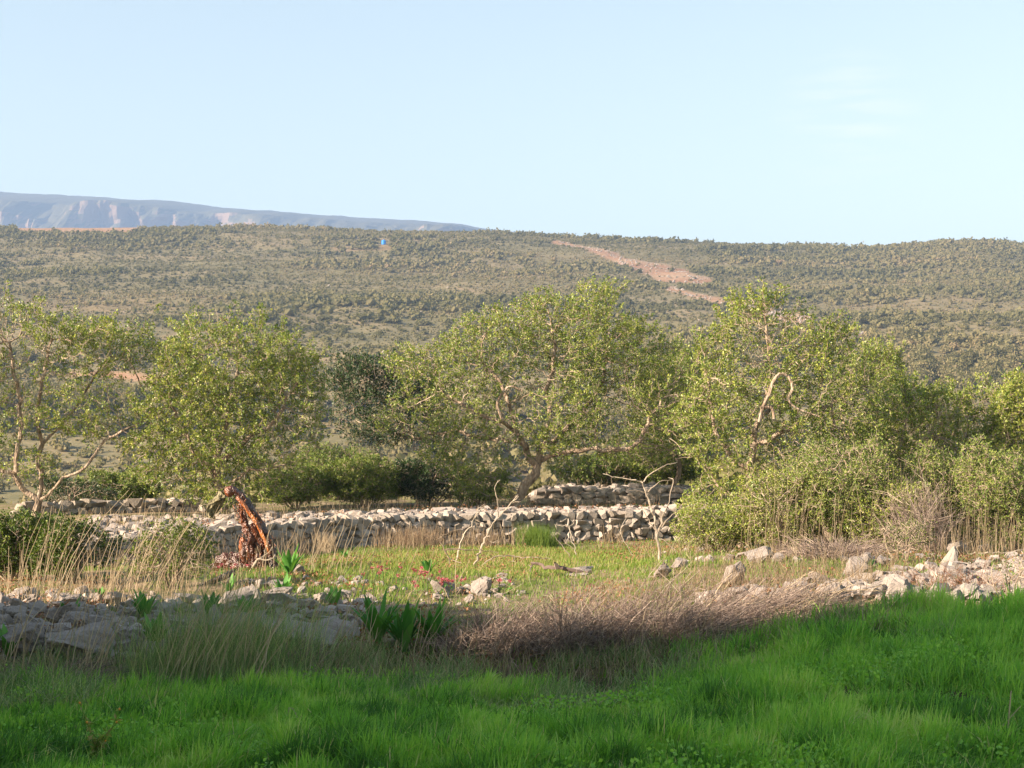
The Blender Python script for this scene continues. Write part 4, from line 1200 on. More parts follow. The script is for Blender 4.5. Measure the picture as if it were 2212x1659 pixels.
# ------------------------------------------------------------------ strap-leaved plants, flowers
def strap_plant(label, X, Y, h, n, seed, group='strap-leaved plants among the stones', wid=.05, tint=(.2, 1)):
    b = gpt(X, Y); r = np.random.default_rng(seed)
    t = empty('strap_leaved_plant', b, label, 'plant', group)
    for i in range(n):
        a = i * 2.399 + r.random() * .5; up = .55 + .42 * r.random()
        k = 9; s = np.linspace(0, 1, k)
        L_ = h * (.75 + .4 * r.random())
        P = np.empty((k, 3))
        rad = L_ * (1 - up * .75) * s ** 1.3
        P[:, 0] = np.cos(a) * (rad + .015); P[:, 1] = np.sin(a) * (rad + .015)
        P[:, 2] = L_ * (s * (.55 + .45 * up) - (1 - up) * .55 * s ** 2.6) - .01
        side = np.array([-math.sin(a), math.cos(a), 0]); w = wid * np.sin(np.clip(s * .93 + .1, 0, 1) * np.pi) ** .55 * .5 * (.8 + .4 * r.random())
        w[-1] = .002
        Lf = P - side * w[:, None]; Rt = P + side * w[:, None]
        Md = P - np.array([0, 0, 1]) * (w * .35)[:, None]
        V = np.stack([Lf, Md, Rt], 1).reshape(-1, 3)
        q = np.arange(k - 1)[:, None] * 3; j = np.arange(2)[None]
        F = np.stack([q + j, q + j + 1, q + j + 4, q + j + 3], -1).reshape(-1, 4)
        mb = MB(); mb.add(V, F, tint[0] + (tint[1] - tint[0]) * r.random())
        mb.build('leaf', M['strap'], t, smooth=True)
    return t

def build_strap():
    for i, (X, Y, h, n, lb) in enumerate([
            (625, 1245, .50, 20, 'large fresh green strap-leaved clump beside the torn trunk'),
            (612, 1292, .34, 12, 'small leafy clump directly below the one beside the torn trunk'),
            (720, 1312, .30, 11, 'bright strap-leaved plant on the stony strip, between slabs'),
            (925, 1240, .36, 8, 'lone plant with two upright wide leaves above the pink flowers'),
            (815, 1392, .52, 22, 'left part of the big dark broad-leaved clump at the grass edge'),
            (872, 1412, .55, 24, 'middle of the big dark broad-leaved clump at the grass edge'),
            (935, 1405, .50, 22, 'right part of the big dark broad-leaved clump at the grass edge'),
            (495, 1278, .26, 9, 'small bright tuft of leaves at the base of the slanting thin rock'),
            (150, 1345, .34, 10, 'dark strap-leaved plant on the left stone bank'),
            (312, 1340, .38, 16, 'dark spreading plant on the left bank, above the shaded hollow'),
            (335, 1405, .40, 16, 'very dark plant in the hollow right of the boulders'),
            (215, 1292, .20, 9, 'tiny bright green tuft at the top of the left stone bank'),
            (455, 1335, .34, 12, 'dark upright leaves left of the green tussock'),
            (530, 1335, .34, 12, 'dark upright leaves above the green tussock'),
            (20, 1425, .34, 10, 'dark plant at the left edge before the cut-off boulder'),
            (1870, 1250, .32, 9, 'pale green leafy tuft between rocks on the right bank'),
            (1925, 1165, .30, 9, 'broad-leaved green plant under the red-brown bare shrub'),
            (745, 1205, .2, 8, 'small leafy plant at the foot of the long wall')]):
        strap_plant(lb, X, Y, h, n, i, wid=.055 if h < .3 else .075, tint=(.1, .85) if 'dark' in lb else (.3, 1))
build_strap()

def build_flowers():
    for i, (X, Y, n, lb) in enumerate([(492, 1246, 5, 'single pink flower head by the slanting rock under the torn trunk'), (813, 1252, 5, 'pink flower cluster left of the upright-leaved plant'), (815, 1270, 3, 'faint red flower cluster just below another one'),
                                (893, 1255, 4, 'pink flower cluster at the foot of the upright-leaved plant'), (925, 1264, 7, 'largest pink flower cluster, right under the upright-leaved plant'),
                                (958, 1284, 8, 'deep red flower cluster before a pale stone'), (998, 1276, 3, 'small red flower head left of the pointed rock'), (1068, 1284, 7, 'pink flower cluster right of the pointed rock'),
                                (900, 1290, 2, 'few small red flowers among the stones of the strip')]):
        b = gpt(X, Y); t = empty('pink_valerian', b, lb, 'flower', 'pink flowers in the grass')
        st = MB(); lf = MB()
        for j in range(n):
            fl = MB()
            q = np.array([rng.normal() * .11, rng.normal() * .06, 0]); h = .14 + .08 * rng.random()
            top = q + np.array([rng.normal() * .03, rng.normal() * .03, h])
            stems(st, np.array([[q, (q + top) / 2 + rng.normal(size=3) * .008, top]]), .003, 4, .3)
            m = 34; dirs = nrm(rng.normal(size=(m, 3))) * np.array([.034, .034, .02])
            leaves(fl, top + dirs * rng.random((m, 1)) ** .4, .02, rng.random(m), aspect=.8)
            fl.build('flower_head', M['pink'], t)
            m = 9; leaves(lf, q + (top - q) * rng.random((m, 1)) * .8, .05, rng.random(m), aspect=.35)
        st.build('stalk', M['litter'], t); lf.build('foliage', M['strap'], t)
build_flowers()

def thistle():
    b = gpt(205, 1655); d = b[1]
    t = empty('marigold_plant', b, 'weedy plant with tiny orange flower heads in the shaded grass at the lower left', 'plant')
    st = MB(); lf = MB(); fl = MB()
    loc = np.array(t.location)
    tips = [(172, 1518), (188, 1560), (258, 1532), (252, 1560), (228, 1600), (195, 1595), (240, 1575), (212, 1620)]
    joint = pix(212, 1610, d)
    for X, Y in tips:
        e = pix(X, Y, d + rng.normal() * .05)
        q = resample(np.array([b + [rng.normal() * .01, 0, 0], joint + rng.normal(size=3) * .015, (joint + e) / 2 + rng.normal(size=3) * .015, e]), .03)
        tube(st, q, np.linspace(.005, .002, len(q)), 5, .5)
        m = 26; i = rng.integers(0, len(q), m)
        leaves(lf, q[i], .035 + .02 * rng.random(m), .6 + .4 * rng.random(m), aspect=.35)
        V, F = ICO[1]; fl.add(e + V * .009, F, rng.random())
    st.build('stalk', M['field'], t, loc=loc); lf.build('foliage', M['field'], t, loc=loc)
    om = tinted('orange_flower', [(.6, .22, .03), (.7, .35, .05)])
    fl.build('flower_head', om, t, loc=loc)
thistle()

# ------------------------------------------------------------------ grass
def in_view(x, y, m=1.25):
    return np.abs(x) < .33 * y * m + .6

def build_grass():
    mb = MB()
    n = 470000
    y = 7.5 + rng.random(n) ** .85 * 9.0; x = (rng.random(n) * 2 - 1) * (.33 * y * 1.22 + .8)
    edge = 14.5 + 1.6 * (fbm(x * .9, y * .6, 13) - .5) + np.where(x > .8, 1.5 * sst(x, .8, 4), 0) - .3 * sst(-x, 0, 3)
    dens = fbm(x * 1.1, y * 1.1, 15)
    tuft = vnoise(x * 5.5 + 3 * vnoise(x * 2, y * 2, 6), y * 4.2, 16)
    keep = (y < edge + .3 * rng.normal(size=n)) & (rng.random(n) < .12 + 1.2 * sst(dens, .22, .52) * (.3 + .9 * sst(tuft, .2, .6)))
    x, y, dens, tuft = x[keep], y[keep], dens[keep], tuft[keep]
    hs = fbm(x * .55, y * .55, 19)
    h = (.08 + .22 * sst(hs, .30, .66)) * (.55 + .6 * rng.random(len(x))) * (.55 + .85 * tuft)
    h *= 1 + .15 * sst(x, 2.2, 3.8) * sst(y, 12.2, 13.6)
    h *= 1 - .25 * sst(y, 13.8, 15) * (x < 1)
    clump = fbm(x * 4.5, y * 4.5, 23)
    tint = np.clip(.44 + 1.5 * (fbm(x * .9, y * .9, 29) - .47) + .10 * sst(x, -1, 3) + .8 * (vnoise(x * 3.2, y * 2.6, 37) - .5) + .25 * rng.normal(size=len(x)) * .8 + .5 * (clump - .47), 0, .93)
    tint = np.where(rng.random(len(x)) < .025, .97 + .03 * rng.random(len(x)), tint)
    az = fbm(x * 1.3, y * 1.3, 33) * 14
    spots = np.array([gpt(a_, b_) for a_, b_ in [(1225, 1585), (1310, 1520), (1800, 1505), (700, 1545), (925, 1500), (1200, 1650), (560, 1600), (1990, 1470), (330, 1580), (1560, 1600)]])
    rad = np.array([.20, .22, .18, .16, .18, .16, .12, .14, .14, .10])
    dist = np.min(np.hypot((x[:, None] - spots[None, :, 0]), (y[:, None] - spots[None, :, 1]) * .8) / rad[None] + .5 * (vnoise(x * 8, y * 8, 3)[:, None] - .5), axis=1)
    inside = dist < 1
    kp = ~inside | (rng.random(len(x)) < .35)
    h = np.where(inside, h * .45, h); tint = np.where(inside, .93 + .07 * rng.random(len(x)), tint)
    x, y, h, tint, az = x[kp], y[kp], h[kp], tint[kp], az[kp]
    grass(mb, x + np.cos(az) * .02, y, h, (.009 + .007 * rng.random(len(x))) * np.interp(y, [9, 15], [.8, 1.1]), lean=.8, tint=tint, k=4)
    # long coarse tufts on the bank
    n = 26000
    cx = 1.2 + rng.random(150) * 4.6; cy = 11 + rng.random(150) * 4.5
    ii = rng.integers(0, 150, n)
    x = cx[ii] + rng.normal(size=n) * .10; y = cy[ii] + rng.normal(size=n) * .10
    ok = in_view(x, y)
    grass(mb, x[ok], y[ok], (.14 + .18 * rng.random(n))[ok], .012, lean=1.2, tint=np.clip(.35 * rng.random(150)[ii] + .6 * rng.random(n), 0, .9)[ok], k=5, curl=.6)
    n = 5000; y = 8.8 + rng.random(n) * 5.6; x = (rng.random(n) * 2 - 1) * (.33 * y * 1.2 + .5); kp = fbm(x * 1.4, y * 1.4, 171) > .45; x, y = x[kp], y[kp]
    grass(mb, x, y, .12 + .22 * rng.random(len(x)), .006, lean=1.6, tint=.9 + .1 * rng.random(len(x)), k=5, curl=.6)
    tag(mb.build('grass', M['grass']), 'lush green grass growing over the shaded foreground', 'grass', kind='stuff')

    # low broad-leaved weeds and clover through the lush grass
    mb = MB(); n = 70000
    y = 8.5 + rng.random(n) * 6.3; x = (rng.random(n) * 2 - 1) * (.33 * y * 1.2 + .5)
    kp = fbm(x * 1.7, y * 1.7, 151) > .53; x, y = x[kp], y[kp]
    leaves(mb, np.stack([x, y, ground_z(x, y) + .03 + .13 * rng.random(len(x))], -1), .022 + .018 * rng.random(len(x)), .35 + .45 * rng.random(len(x)), aspect=.75)
    tag(mb.build('clover', M['grass']), 'small round-leaved weeds growing low through the lush grass', 'weeds', kind='stuff')
    # dull weeds between the lush grass and the stones
    mb = MB(); n = 60000
    x = -6.2 + rng.random(n) * 10.2; y = 13.2 + rng.random(n) * 2.3 + .6 * sst(x, -.5, 2)
    kp = (fbm(x * 1.2, y * 1.2, 131) > .40) & (rng.random(n) < np.interp(x, [-6, .5, 3], [1, .8, .2])); x, y = x[kp], y[kp]
    grass(mb, x, y, (.10 + .26 * rng.random(len(x)) ** 1.5) * (.6 + .9 * vnoise(x * 2.5, y * 2.5, 133)), .007, lean=1.3, tint=rng.random(len(x)), k=5, curl=.6)
    tag(mb.build('weeds', M['sedge']), 'dull green wiry weeds between the lush grass and the stones', 'weeds', kind='stuff')

    # sunlit field between the shade and the wall
    mb = MB(); n = 260000
    y = 15.0 + rng.random(n) ** .9 * 23; x = (rng.random(n) * 2 - 1) * (.33 * y * 1.15 + .5)
    d = fbm(x * .5, y * .35, 43)
    X, Y = proj(x, y, ground_z(x, y))
    lush = np.exp(-((X - 1050) / 420) ** 2 - ((Y - 1215) / 40) ** 2)
    pr = .10 + .5 * sst(d, .36, .6) + .9 * lush
    pr = np.where((Y > 1255) & (X < 480), pr * .30, pr); pr = np.where((X > 1500) & (Y > 1190), pr * .45, pr)
    keep = (rng.random(n) < pr) & (y < wall_y(x) - .15)
    x, y, lush, d = x[keep], y[keep], lush[keep], d[keep]
    h = (.05 + .08 * rng.random(len(x))) * (1 + .4 * d)
    grass(mb, x, y, h, .009 + .004 * rng.random(len(x)), lean=.8, tint=np.clip(.35 + .45 * lush + .22 * rng.normal(size=len(x)) + np.where(rng.random(len(x)) < .08, .5, 0), 0, 1), k=3)
    n = 26000
    x = (rng.random(n) * 2 - 1) * 13; y = wall_y(x) + .5 + rng.random(n) ** 1.5 * 10
    k_ = fbm(x * .6, y * .5, 47) > np.where(x > 1.5, .42, .58); x, y = x[k_], y[k_]
    grass(mb, x, y, .04 + .08 * rng.random(len(x)), .012, lean=.8, tint=np.clip(.5 + .3 * rng.normal(size=len(x)), 0, 1), k=3)
    tag(mb.build('field_grass', M['field']), 'short yellow-green grass of the sunny stony field', 'grass', kind='stuff')

    # reddish ground cover and fallen leaves
    mb = MB(); n = 60000
    y = 15.6 + rng.random(n) * 22; x = (rng.random(n) * 2 - 1) * (.33 * y * 1.15 + .5)
    dd = fbm(x * .9, y * .6, 53); keep = (rng.random(n) < sst(dd, .42, .58)) & (y < wall_y(x) - .1)
    x, y = x[keep], y[keep]; q = ground_z(x, y)
    leaves(mb, np.stack([x, y, q + .01 + .07 * rng.random(len(x))], -1), .03 + .02 * rng.random(len(x)), rng.random(len(x)), aspect=.7)
    n = 2200; x = -9 + rng.random(n) * 14; y = wall_y(x) + .4 + rng.random(n) * 3; kp = fbm(x * .8, y, 55) > .5; x, y = x[kp], y[kp]
    leaves(mb, np.stack([x, y, ground_z(x, y) + .05 + .1 * rng.random(len(x))], -1), .05, rng.random(len(x)), aspect=.7)
    tag(mb.build('leaf_litter', M['litter']), 'reddish fallen leaves and low red stonecrop between the stones', 'leaf litter', kind='stuff')

    # dry stalks standing in the field and along the wall
    mb = MB()
    def stalks(x, y, h, r, lean, tint, wind=(.05, 0)):
        m = len(x); k = 5; s = np.linspace(0, 1, k)
        a = rng.random(m) * 6.28; l = rng.random(m) * lean
        z = ground_z(x, y)
        P = np.empty((m, k, 3))
        P[:, :, 0] = x[:, None] + ((np.cos(a) * l + wind[0]) * h)[:, None] * s ** 1.4
        P[:, :, 1] = y[:, None] + ((np.sin(a) * l + wind[1]) * h)[:, None] * s ** 1.4
        P[:, :, 2] = z[:, None] - .02 + h[:, None] * s
        P[:, 1:] += rng.normal(size=(m, k - 1, 3)) * .012
        stems(mb, P, np.asarray(r).reshape(-1, 1) * np.linspace(1, .5, k)[None], 3, tint)
    n = 1900     # wall foot
    x = -10 + rng.random(n) * 14.5; x = x[fbm(x * 1.1, x * 0, 71) > .44]; n = len(x); y = wall_y(x) - .15 - rng.random(n) ** 2 * 1.6
    stalks(x, y, .2 + .38 * rng.random(n), .0045, .3, rng.random(n))
    n = 380     # left, before the dark shrubs
    x = -7.3 + rng.random(n) * 3.8; y = 20.0 + rng.random(n) * 4
    stalks(x, y, .2 + .5 * rng.random(n) ** 1.5, .0038, .25, .3 + .7 * rng.random(n))
    n = 1900     # right, by the brushwood and scrub
    x = 2.2 + rng.random(n) * 7.5; y = 20 + rng.random(n) * 10; kp = (fbm(x * .7, y * .7, 73) > .44) & in_view(x, y, 1.1); x, y = x[kp], y[kp]; n = len(x)
    stalks(x, y, .10 + .30 * rng.random(n), .004, .6, rng.random(n))
    n = 1500     # on the terrace behind the wall
    x = -11 + rng.random(n) * 15; y = wall_y(x) + 2.5 + rng.random(n) * 7
    stalks(x, y, .1 + .3 * rng.random(n), .005, .5, rng.random(n))
    n = 330     # thin stems through the scrub
    x = 4.4 + rng.random(n) * 6.5; y = 29 + rng.random(n) * 2.6
    stalks(x, y, .5 + 1.4 * rng.random(n), .004, .3, .2 + .8 * rng.random(n))
    n = 1500     # strewn over the field
    y = 17 + rng.random(n) * 17; x = (rng.random(n) * 2 - 1) * (.33 * y * 1.1); kp = (fbm(x * .8, y * .5, 181) > .5) & (y < wall_y(x) - .3); x, y = x[kp], y[kp]
    stalks(x, y, .08 + .22 * rng.random(len(x)), .0035, .9, rng.random(len(x)))
    n = 900      # behind the dry shrubs
    x = .8 + rng.random(n) * 3.5; y = 16.8 + rng.random(n) * 3
    stalks(x, y, .15 + .35 * rng.random(n), .003, .5, rng.random(n) * .7)
    n = 160      # right edge reeds
    x = 7.4 + rng.random(n) * 3; y = 27 + rng.random(n) * 3
    stalks(x, y, .3 + .6 * rng.random(n), .005, .12, .3 + .7 * rng.random(n))
    n = 2300     # brown fringe between lush grass and stones
    x = -5.8 + rng.random(n) * 9.5; y = 14.4 + rng.random(n) * 1.5
    stalks(x, y, .10 + .28 * rng.random(n), .0028, .8, rng.random(n) * .8)
    # tall wispy stems rising from the left foreground
    for X0, X1, Y0, Y1, m, hh in [(330, 560, 1470, 1510, 70, 1.05), (0, 220, 1440, 1500, 34, 1.0), (640, 800, 1370, 1460, 22, .9), (200, 420, 1270, 1330, 40, 1.25), (560, 780, 1215, 1260, 34, 1.0), (820, 1000, 1380, 1430, 16, .9), (1150, 1500, 1380, 1420, 14, .6), (30, 250, 1275, 1320, 30, 1.4)]:
        P0 = np.array([gpt(X0 + (X1 - X0) * rng.random(), Y0 + (Y1 - Y0) * rng.random()) for _ in range(m)])
        stalks(P0[:, 0], P0[:, 1], hh * (.5 + .6 * rng.random(m)), .0048, .42, .6 + .4 * rng.random(m), wind=(.32, 0))
    tag(mb.build('dry_stalks', M['dry']), 'dry straw-coloured stalks standing by the wall and over the stones', 'dry grass', kind='stuff')
build_grass()

def tussock(label, X, Y, h, w, n, mat, seed, lean=.8, group='grass tussocks', tint=(0, .8), wb=.006, wind=(.15, 0)):
    b = gpt(X, Y); mb = MB()
    a = rng.random(n) * 6.28; q = rng.random(n) ** .7 * w * .5
    x = b[0] + np.cos(a) * q; y = b[1] + np.sin(a) * q * .7
    grass(mb, x, y, h * (.3 + .8 * rng.random(n) ** 1.6), wb, lean=lean, tint=tint[0] + (tint[1] - tint[0]) * rng.random(n), k=6, curl=.35, wind=wind)
    return tag(mb.build('grass_tussock', M[mat], loc=b), label, 'grass tussock', group)
tussock('tall fine-leaved green tussock in the shade at the lower left', 430, 1480, 1.25, 1.5, 1500, 'sedge', 1, .8, tint=(.1, 1), wb=.006)
tussock('fine green tussock overlapping the tall one on its right', 560, 1462, 1.05, 1.4, 1200, 'sedge', 2, .9, tint=(.1, 1), wb=.006)
tussock('low dull green tussock below the large broad-leaved clump', 760, 1440, .42, .9, 1100, 'sedge', 3, 1.2, tint=(0, 1), wb=.004)
tussock('bright rush tussock against the foot of the long wall', 1160, 1180, .62, .95, 2600, 'field', 4, .5, tint=(.1, .8), wb=.009, wind=(0, 0))
tussock('brown dead grass tussock by the wall, right of the lone upright plant', 905, 1180, .5, 1.1, 1700, 'dry', 5, .6, tint=(0, .6), wb=.008, wind=(0, 0))
tussock('small dead grass tussock by the wall under the pale forked branch', 1050, 1180, .42, .7, 900, 'dry', 6, .6, tint=(0, .6), wb=.008, wind=(0, 0))
tussock('pale straw tussock against the wall behind the strap-leaved clump', 700, 1195, .5, .5, 700, 'dry', 7, .25, tint=(.4, 1), wb=.007, wind=(0, 0))

def bent_straws():
    for pts, r, lb in [([(618, 1532), (632, 1530), (655, 1575), (688, 1625)], .0045, 'pale straw bent in two over the shaded grass'),
                       ([(2168, 1650), (2178, 1560), (2184, 1492)], .008, 'straight tan cane standing in the grass near the right edge'),
                       ([(2110, 1628), (2150, 1585), (2205, 1525)], .004, 'grey straw leaning right beside the tan cane')]:
        d = 12.0 if pts[0][0] < 700 else 10.7
        P = resample(np.array([pix(p[0], p[1], d) for p in pts]), .05)
        P[0] = [P[0][0], P[0][1], float(ground_z(P[0][0], P[0][1]))]
        mb = MB(); tube(mb, P, np.linspace(r, r * .5, len(P)), 5, .8, .1)
        tag(mb.build('straw', M['dry'], loc=P[0]), lb, 'straw', 'single straws in the grass')
bent_straws()

# ------------------------------------------------------------------ the opposite hillside: scrub, stones, water tank
def bush_batch(x, y, r, seed, nc, core=1, cs=.62):
    """bushes as lumpy masses with leafy clumps; returns an MB in world space"""
    z = ground_z(x, y); m = len(x); mb = MB()
    V, F = ICO[core]; k = len(V)
    rr = np.stack([r, r * (.8 + .3 * rng.random(m)), r * (.55 + .45 * rng.random(m))], -1)
    jit = 1 + .38 * (rng.random((m, k, 1)) - .5)
    P = V[None] * jit * rr[:, None] * cs + np.stack([x, y, z + rr[:, 2] * .55], -1)[:, None]
    tn = np.clip(.42 + 1.3 * (fbm(x * .013, y * .018, 83) - .47) + .12 * rng.normal(size=m), 0, 1)
    Fm = (np.arange(m) * k)[:, None, None] + F[None]
    mb.add(P.reshape(-1, 3), Fm.reshape(-1, 3), np.repeat(tn, k))
    if nc:
        d = nrm(rng.normal(size=(m, nc, 3))); d[..., 2] = np.abs(d[..., 2]) * 1.0 - .15
        q = np.stack([x, y, z + rr[:, 2] * .5], -1)[:, None] + d * rr[:, None] * (.45 + .6 * rng.random((m, nc, 1)))
        sz = (r[:, None] * (.24 + .26 * rng.random((m, nc))) * (1.35 if nc < 20 else 1.0)).reshape(-1)
        leaves(mb, q.reshape(-1, 3), sz, (np.repeat(tn, nc) + .10 * rng.normal(size=m * nc)).clip(0, 1), aspect=.9)
    return mb

def build_hillside():
    # candidate places, thicker along terrace lines
    n = 105000
    y = np.sqrt(rng.random(n) * (1045 ** 2 - 215 ** 2) + 215 ** 2); x = (rng.random(n) * 2 - 1) * (y * .40 + 8)
    z = ground_z(x, y)
    bm_ = bare_mask(x, y, z)
    cov = fbm(x * .018, y * .03, 87) + .35 * (fbm(x * .05, y * .16, 89) - .47)
    X, Y = proj(x, y, z)
    keep = (rng.random(n) < (.38 + .62 * sst(cov, .33, .55)) * np.interp(y, [215, 450, 700], [.55, .7, 1])) & (rng.random(n) > np.clip(1.25 * bm_, 0, .90)) & ~((X > 40) & (X < 300) & (Y < 503)) & ~((np.abs(X - 829) < 14) & (Y > 515) & (Y < 556))
    x, y, X, Y = x[keep], y[keep], X[keep], Y[keep]
    r = (.55 + 2.4 * rng.random(len(x)) ** 3.6) * np.interp(y, [215, 400, 650, 1000], [1.05, .85, .66, .68])
    r *= .62 + .85 * sst(fbm(x * .014, y * .022, 99), .3, .62)
    # the ones that show largest: individuals sharing a few meshes
    vis = (np.abs(X - 1106) < 1090) & (Y < 1000)
    ang = np.where(vis, r / y, 0)
    order = np.argsort(-ang); big = order[:290]; rest = order[290:]
    protos = []
    for i in range(8):
        p = MB(); V, F = ICO[2]
        nz = fbm(V[:, 0] * 2.2 + 9, V[:, 1] * 2.2 + V[:, 2] * 1.7 + 9, 200 + i)
        p.add(V * (.35 + .5 * nz)[:, None] * np.array([1, 1, .8]) + [0, 0, .5], F, .3)
        m = 900; d = nrm(rng.normal(size=(m, 3))); d[:, 2] = np.abs(d[:, 2]) - .2
        nz = fbm(d[:, 0] * 2.2 + 9, d[:, 1] * 2.2 + d[:, 2] * 1.7 + 9, 200 + i)
        leaves(p, d * (.55 + .75 * nz)[:, None] * (.45 + .65 * rng.random((m, 1))) * np.array([1, 1, .85]) + [0, 0, .5], .10 + .10 * rng.random(m), np.clip(.45 + .25 * rng.normal(size=m), 0, 1), aspect=.8)
        protos.append(p.mesh('hill_shrub_%d' % i, M['hillbush']))
    for i in big:
        o = bpy.data.objects.new('hillside_shrub', protos[int(rng.integers(8))]); C.objects.link(o)
        o.location = (float(x[i]), float(y[i]), float(ground_z(x[i], y[i])) - .1)
        s = float(r[i]); o.scale = (s, s, s * float(.85 + .5 * rng.random())); o.rotation_euler = (0, 0, float(rng.random() * 6.28))
        tag(o, 'grey-green shrub on the lower slope of the opposite hillside', 'shrub', 'shrubs on the opposite hillside')
    near = rest[y[rest] < 520]; far = rest[y[rest] >= 520]
    a = bush_batch(x[near], y[near], r[near], 1, 60, 1)
    b = bush_batch(x[far], y[far], r[far], 2, 15, 1)
    a.V += b.V; a.F += [f + a.n for f in b.F]; a.T += b.T; a.n += b.n
    # low heath between the shrubs
    n = 60000
    y = np.sqrt(rng.random(n) * (1045 ** 2 - 215 ** 2) + 215 ** 2); x = (rng.random(n) * 2 - 1) * (y * .40 + 8)
    bmk = bare_mask(x, y, ground_z(x, y)); cv = fbm(x * .05, y * .07, 111)
    kp = (bmk < .3) & (cv > .34); x, y = x[kp], y[kp]
    h = bush_batch(x, y, .30 + .4 * rng.random(len(x)), 3, 9, 1)
    h.T = [np.clip(t_ * .6 + .45, 0, 1) for t_ in h.T]
    a.V += h.V; a.F += [f + a.n for f in h.F]; a.T += h.T; a.n += h.n
    tag(a.build('hillside_scrub', M['hillbush']), 'grey-green scrub and heath covering the opposite hillside', 'scrub', kind='stuff')

    # pale stones on the cleared red earth and along old terraces
    mb = MB(); n = 60000
    y = 420 + rng.random(n) * 600; x = (rng.random(n) * 2 - 1) * y * .36
    z = ground_z(x, y); bmk = bare_mask(x, y, z); X, Y = proj(x, y, z)
    kp = ((bmk > .5) & (X > 1200) & (rng.random(n) < .25 + .75 * (fbm(x * .05, y * .12, 161) > .46))); 
    kp |= rng.random(n) < .003
    x, y, z = x[kp], y[kp], z[kp]; V, F = ICO[1]; m = len(x); k = len(V)
    s = (.18 + .42 * rng.random(m) ** 3)
    P = V[None] * (1 + .5 * (rng.random((m, k, 1)) - .5)) * s[:, None, None] * np.array([1.3, 1, .8]) + np.stack([x, y, z + s * .4], -1)[:, None]
    mb.add(P.reshape(-1, 3), ((np.arange(m) * k)[:, None, None] + F[None]).reshape(-1, 3), np.repeat(.6 + .4 * rng.random(m), k))
    tag(mb.build('hillside_rubble', M['stone']), 'pale stones littering the red cleared strip on the opposite hillside', 'rubble', kind='stuff')

    # blue water tank
    b = gpt(829, 528); t = empty('water_tank', b, 'small bright blue water tank standing on the opposite hillside', 'water tank')
    bm_ = tinted('blue_plastic', [(.02, .22, .75), (.03, .28, .8)], rough=.4)
    def lathe(prof, seg=28):
        mb = MB(); ang = np.linspace(0, 2 * np.pi, seg, endpoint=False); pr = np.array(prof)
        V = np.stack([pr[:, None, 0] * np.cos(ang), pr[:, None, 0] * np.sin(ang), np.repeat(pr[:, 1:2], seg, 1)], -1).reshape(-1, 3)
        i = np.arange(len(pr) - 1)[:, None] * seg; j = np.arange(seg)[None]; j2 = (j + 1) % seg
        mb.add(V, np.stack([i + j, i + j2, i + seg + j2, i + seg + j], -1).reshape(-1, 4)); return mb
    prof = [(0, -.3), (1.25, -.3)]
    for q in range(6):
        z0 = .05 + q * .33
        prof += [(1.22, z0), (1.28, z0 + .08), (1.28, z0 + .2), (1.22, z0 + .28)]
    prof += [(1.2, 2.1), (.9, 2.3), (.42, 2.4), (.42, 2.4)]
    lathe(prof).build('tank_body', bm_, t, smooth=True)
    lathe([(0.44, 2.38), (.46, 2.52), (.40, 2.58), (0, 2.60)]).build('lid', bm_, t)
build_hillside()

# valley bushes beyond the near terrace
def valley():
    n = 1500
    y = 62 + rng.random(n) * 150; x = (rng.random(n) * 2 - 1) * (y * .45 + 5)
    k = fbm(x * .05, y * .05, 121) > .42; x, y = x[k], y[k]
    mb = bush_batch(x, y, .6 + 1.2 * rng.random(len(x)) ** 2, 5, 130, 1, .3)
    tag(mb.build('valley_scrub', M['hillbush']), 'scrub filling the dip behind the terrace trees', 'scrub', kind='stuff')
valley()

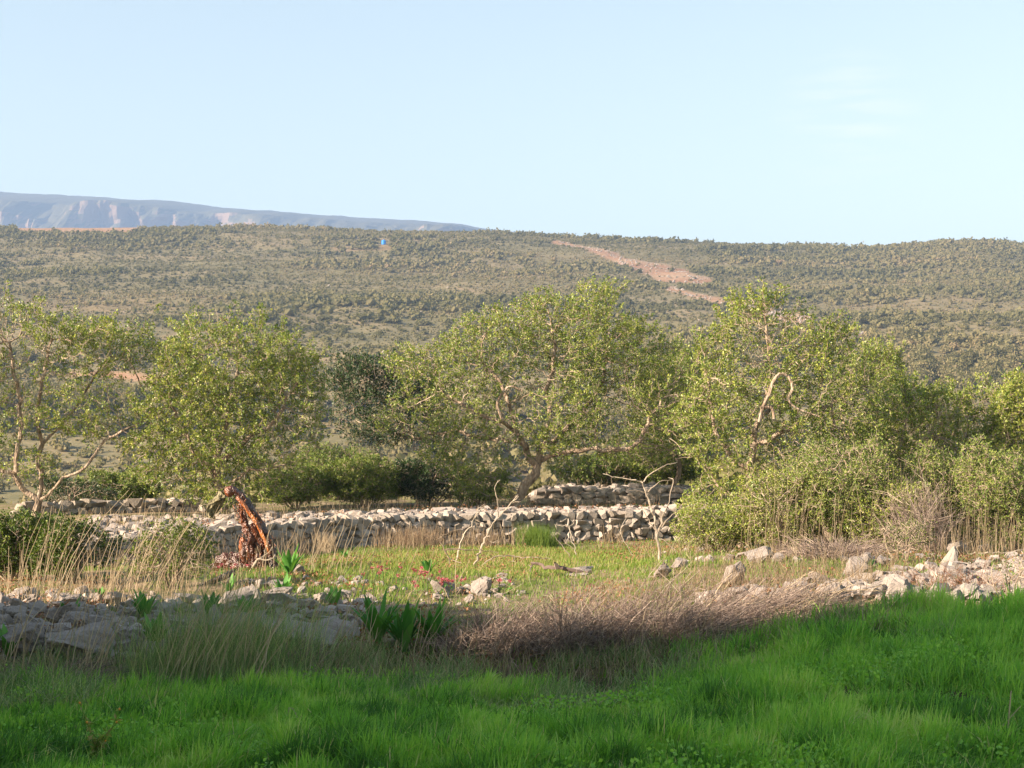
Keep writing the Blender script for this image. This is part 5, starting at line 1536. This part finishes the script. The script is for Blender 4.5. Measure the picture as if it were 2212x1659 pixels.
# ------------------------------------------------------------------ trees left of the frame that shade the foreground
def shade_trees():
    b = np.array([-13.5, 6.9, float(ground_z(-13.5, 6.9))])
    V, F = ICO[2]
    root = None
    def dense(b, s, seed):
        t = empty('shade_tree', b, 'dense evergreen tree standing left of the picture and shading the grass', 'tree', 'trees left of the picture')
        tr = MB(); tube(tr, np.array([[0, 0, -.1], [.1, 0, 1.2], [0, .1, 2.6], [.2, .2, 4.5]]), [.28, .22, .18, .1], 8, .5, .2)
        cr_ = MB()
        m = 15000; d = nrm(rng.normal(size=(m, 3))); nz = fbm(d[:, 0] * 2 + 9, d[:, 1] * 2 + d[:, 2] * 2 + 9, seed)
        P = d * (.75 + .5 * nz)[:, None] * rng.random((m, 1)) ** .35 * np.array([3.1, 3.1, 3.3]) + [0, 0, 3.5]
        leaves(cr_, P, .28 + .15 * rng.random(m), rng.random(m), aspect=.7)
        tr.build('trunk', M['bark'], t); cr_.build('crown', M['dark_leaf'], t)
        return t
    t0 = dense(b, 1, 301)
    t0.scale = (1., 1., 1.22)
    for (x, y, s_) in [(-12.6, 4.0, 1.6), (-12.8, -1.8, 1.5), (-12.2, -6.8, 1.4), (-16.5, 2.6, 1.5), (-17.5, 1.0, 1.5), (-8.5, -10, 1.3), (-11.4, 15.0, .76), (-12.6, 12.0, .9)]:
        o = t0.copy(); C.objects.link(o); o.location = (x, y, float(ground_z(x, y))); o.rotation_euler = (0, 0, float(rng.random() * 6)); o.scale = (s_, s_, s_)
        for ch in list(t0.children):
            c = ch.copy(); C.objects.link(c); c.parent = o
shade_trees()

# ------------------------------------------------------------------ haze
def haze():
    x0, x1, y0, y1, z0, z1 = -4200., 4200., -90., 7200., -30., 760.
    V = np.array([[x, y, z] for x in (x0, x1) for y in (y0, y1) for z in (z0, z1)])
    F = np.array([[0, 1, 3, 2], [4, 6, 7, 5], [0, 4, 5, 1], [2, 3, 7, 6], [0, 2, 6, 4], [1, 5, 7, 3]])
    m, t = nt('haze_air')
    v = node(t, "ShaderNodeVolumePrincipled"); v.inputs['Density'].default_value = HAZE
    v.inputs['Color'].default_value = (.37, .56, .95, 1); v.inputs['Anisotropy'].default_value = .0
    o = node(t, "ShaderNodeOutputMaterial"); t.links.new(v.outputs[0], o.inputs['Volume'])
    mb = MB(); mb.add(V, F); tag(mb.build('haze', m), 'pale blue summer haze over the valley', 'haze', kind='stuff')
HAZE = 0.00022
haze()
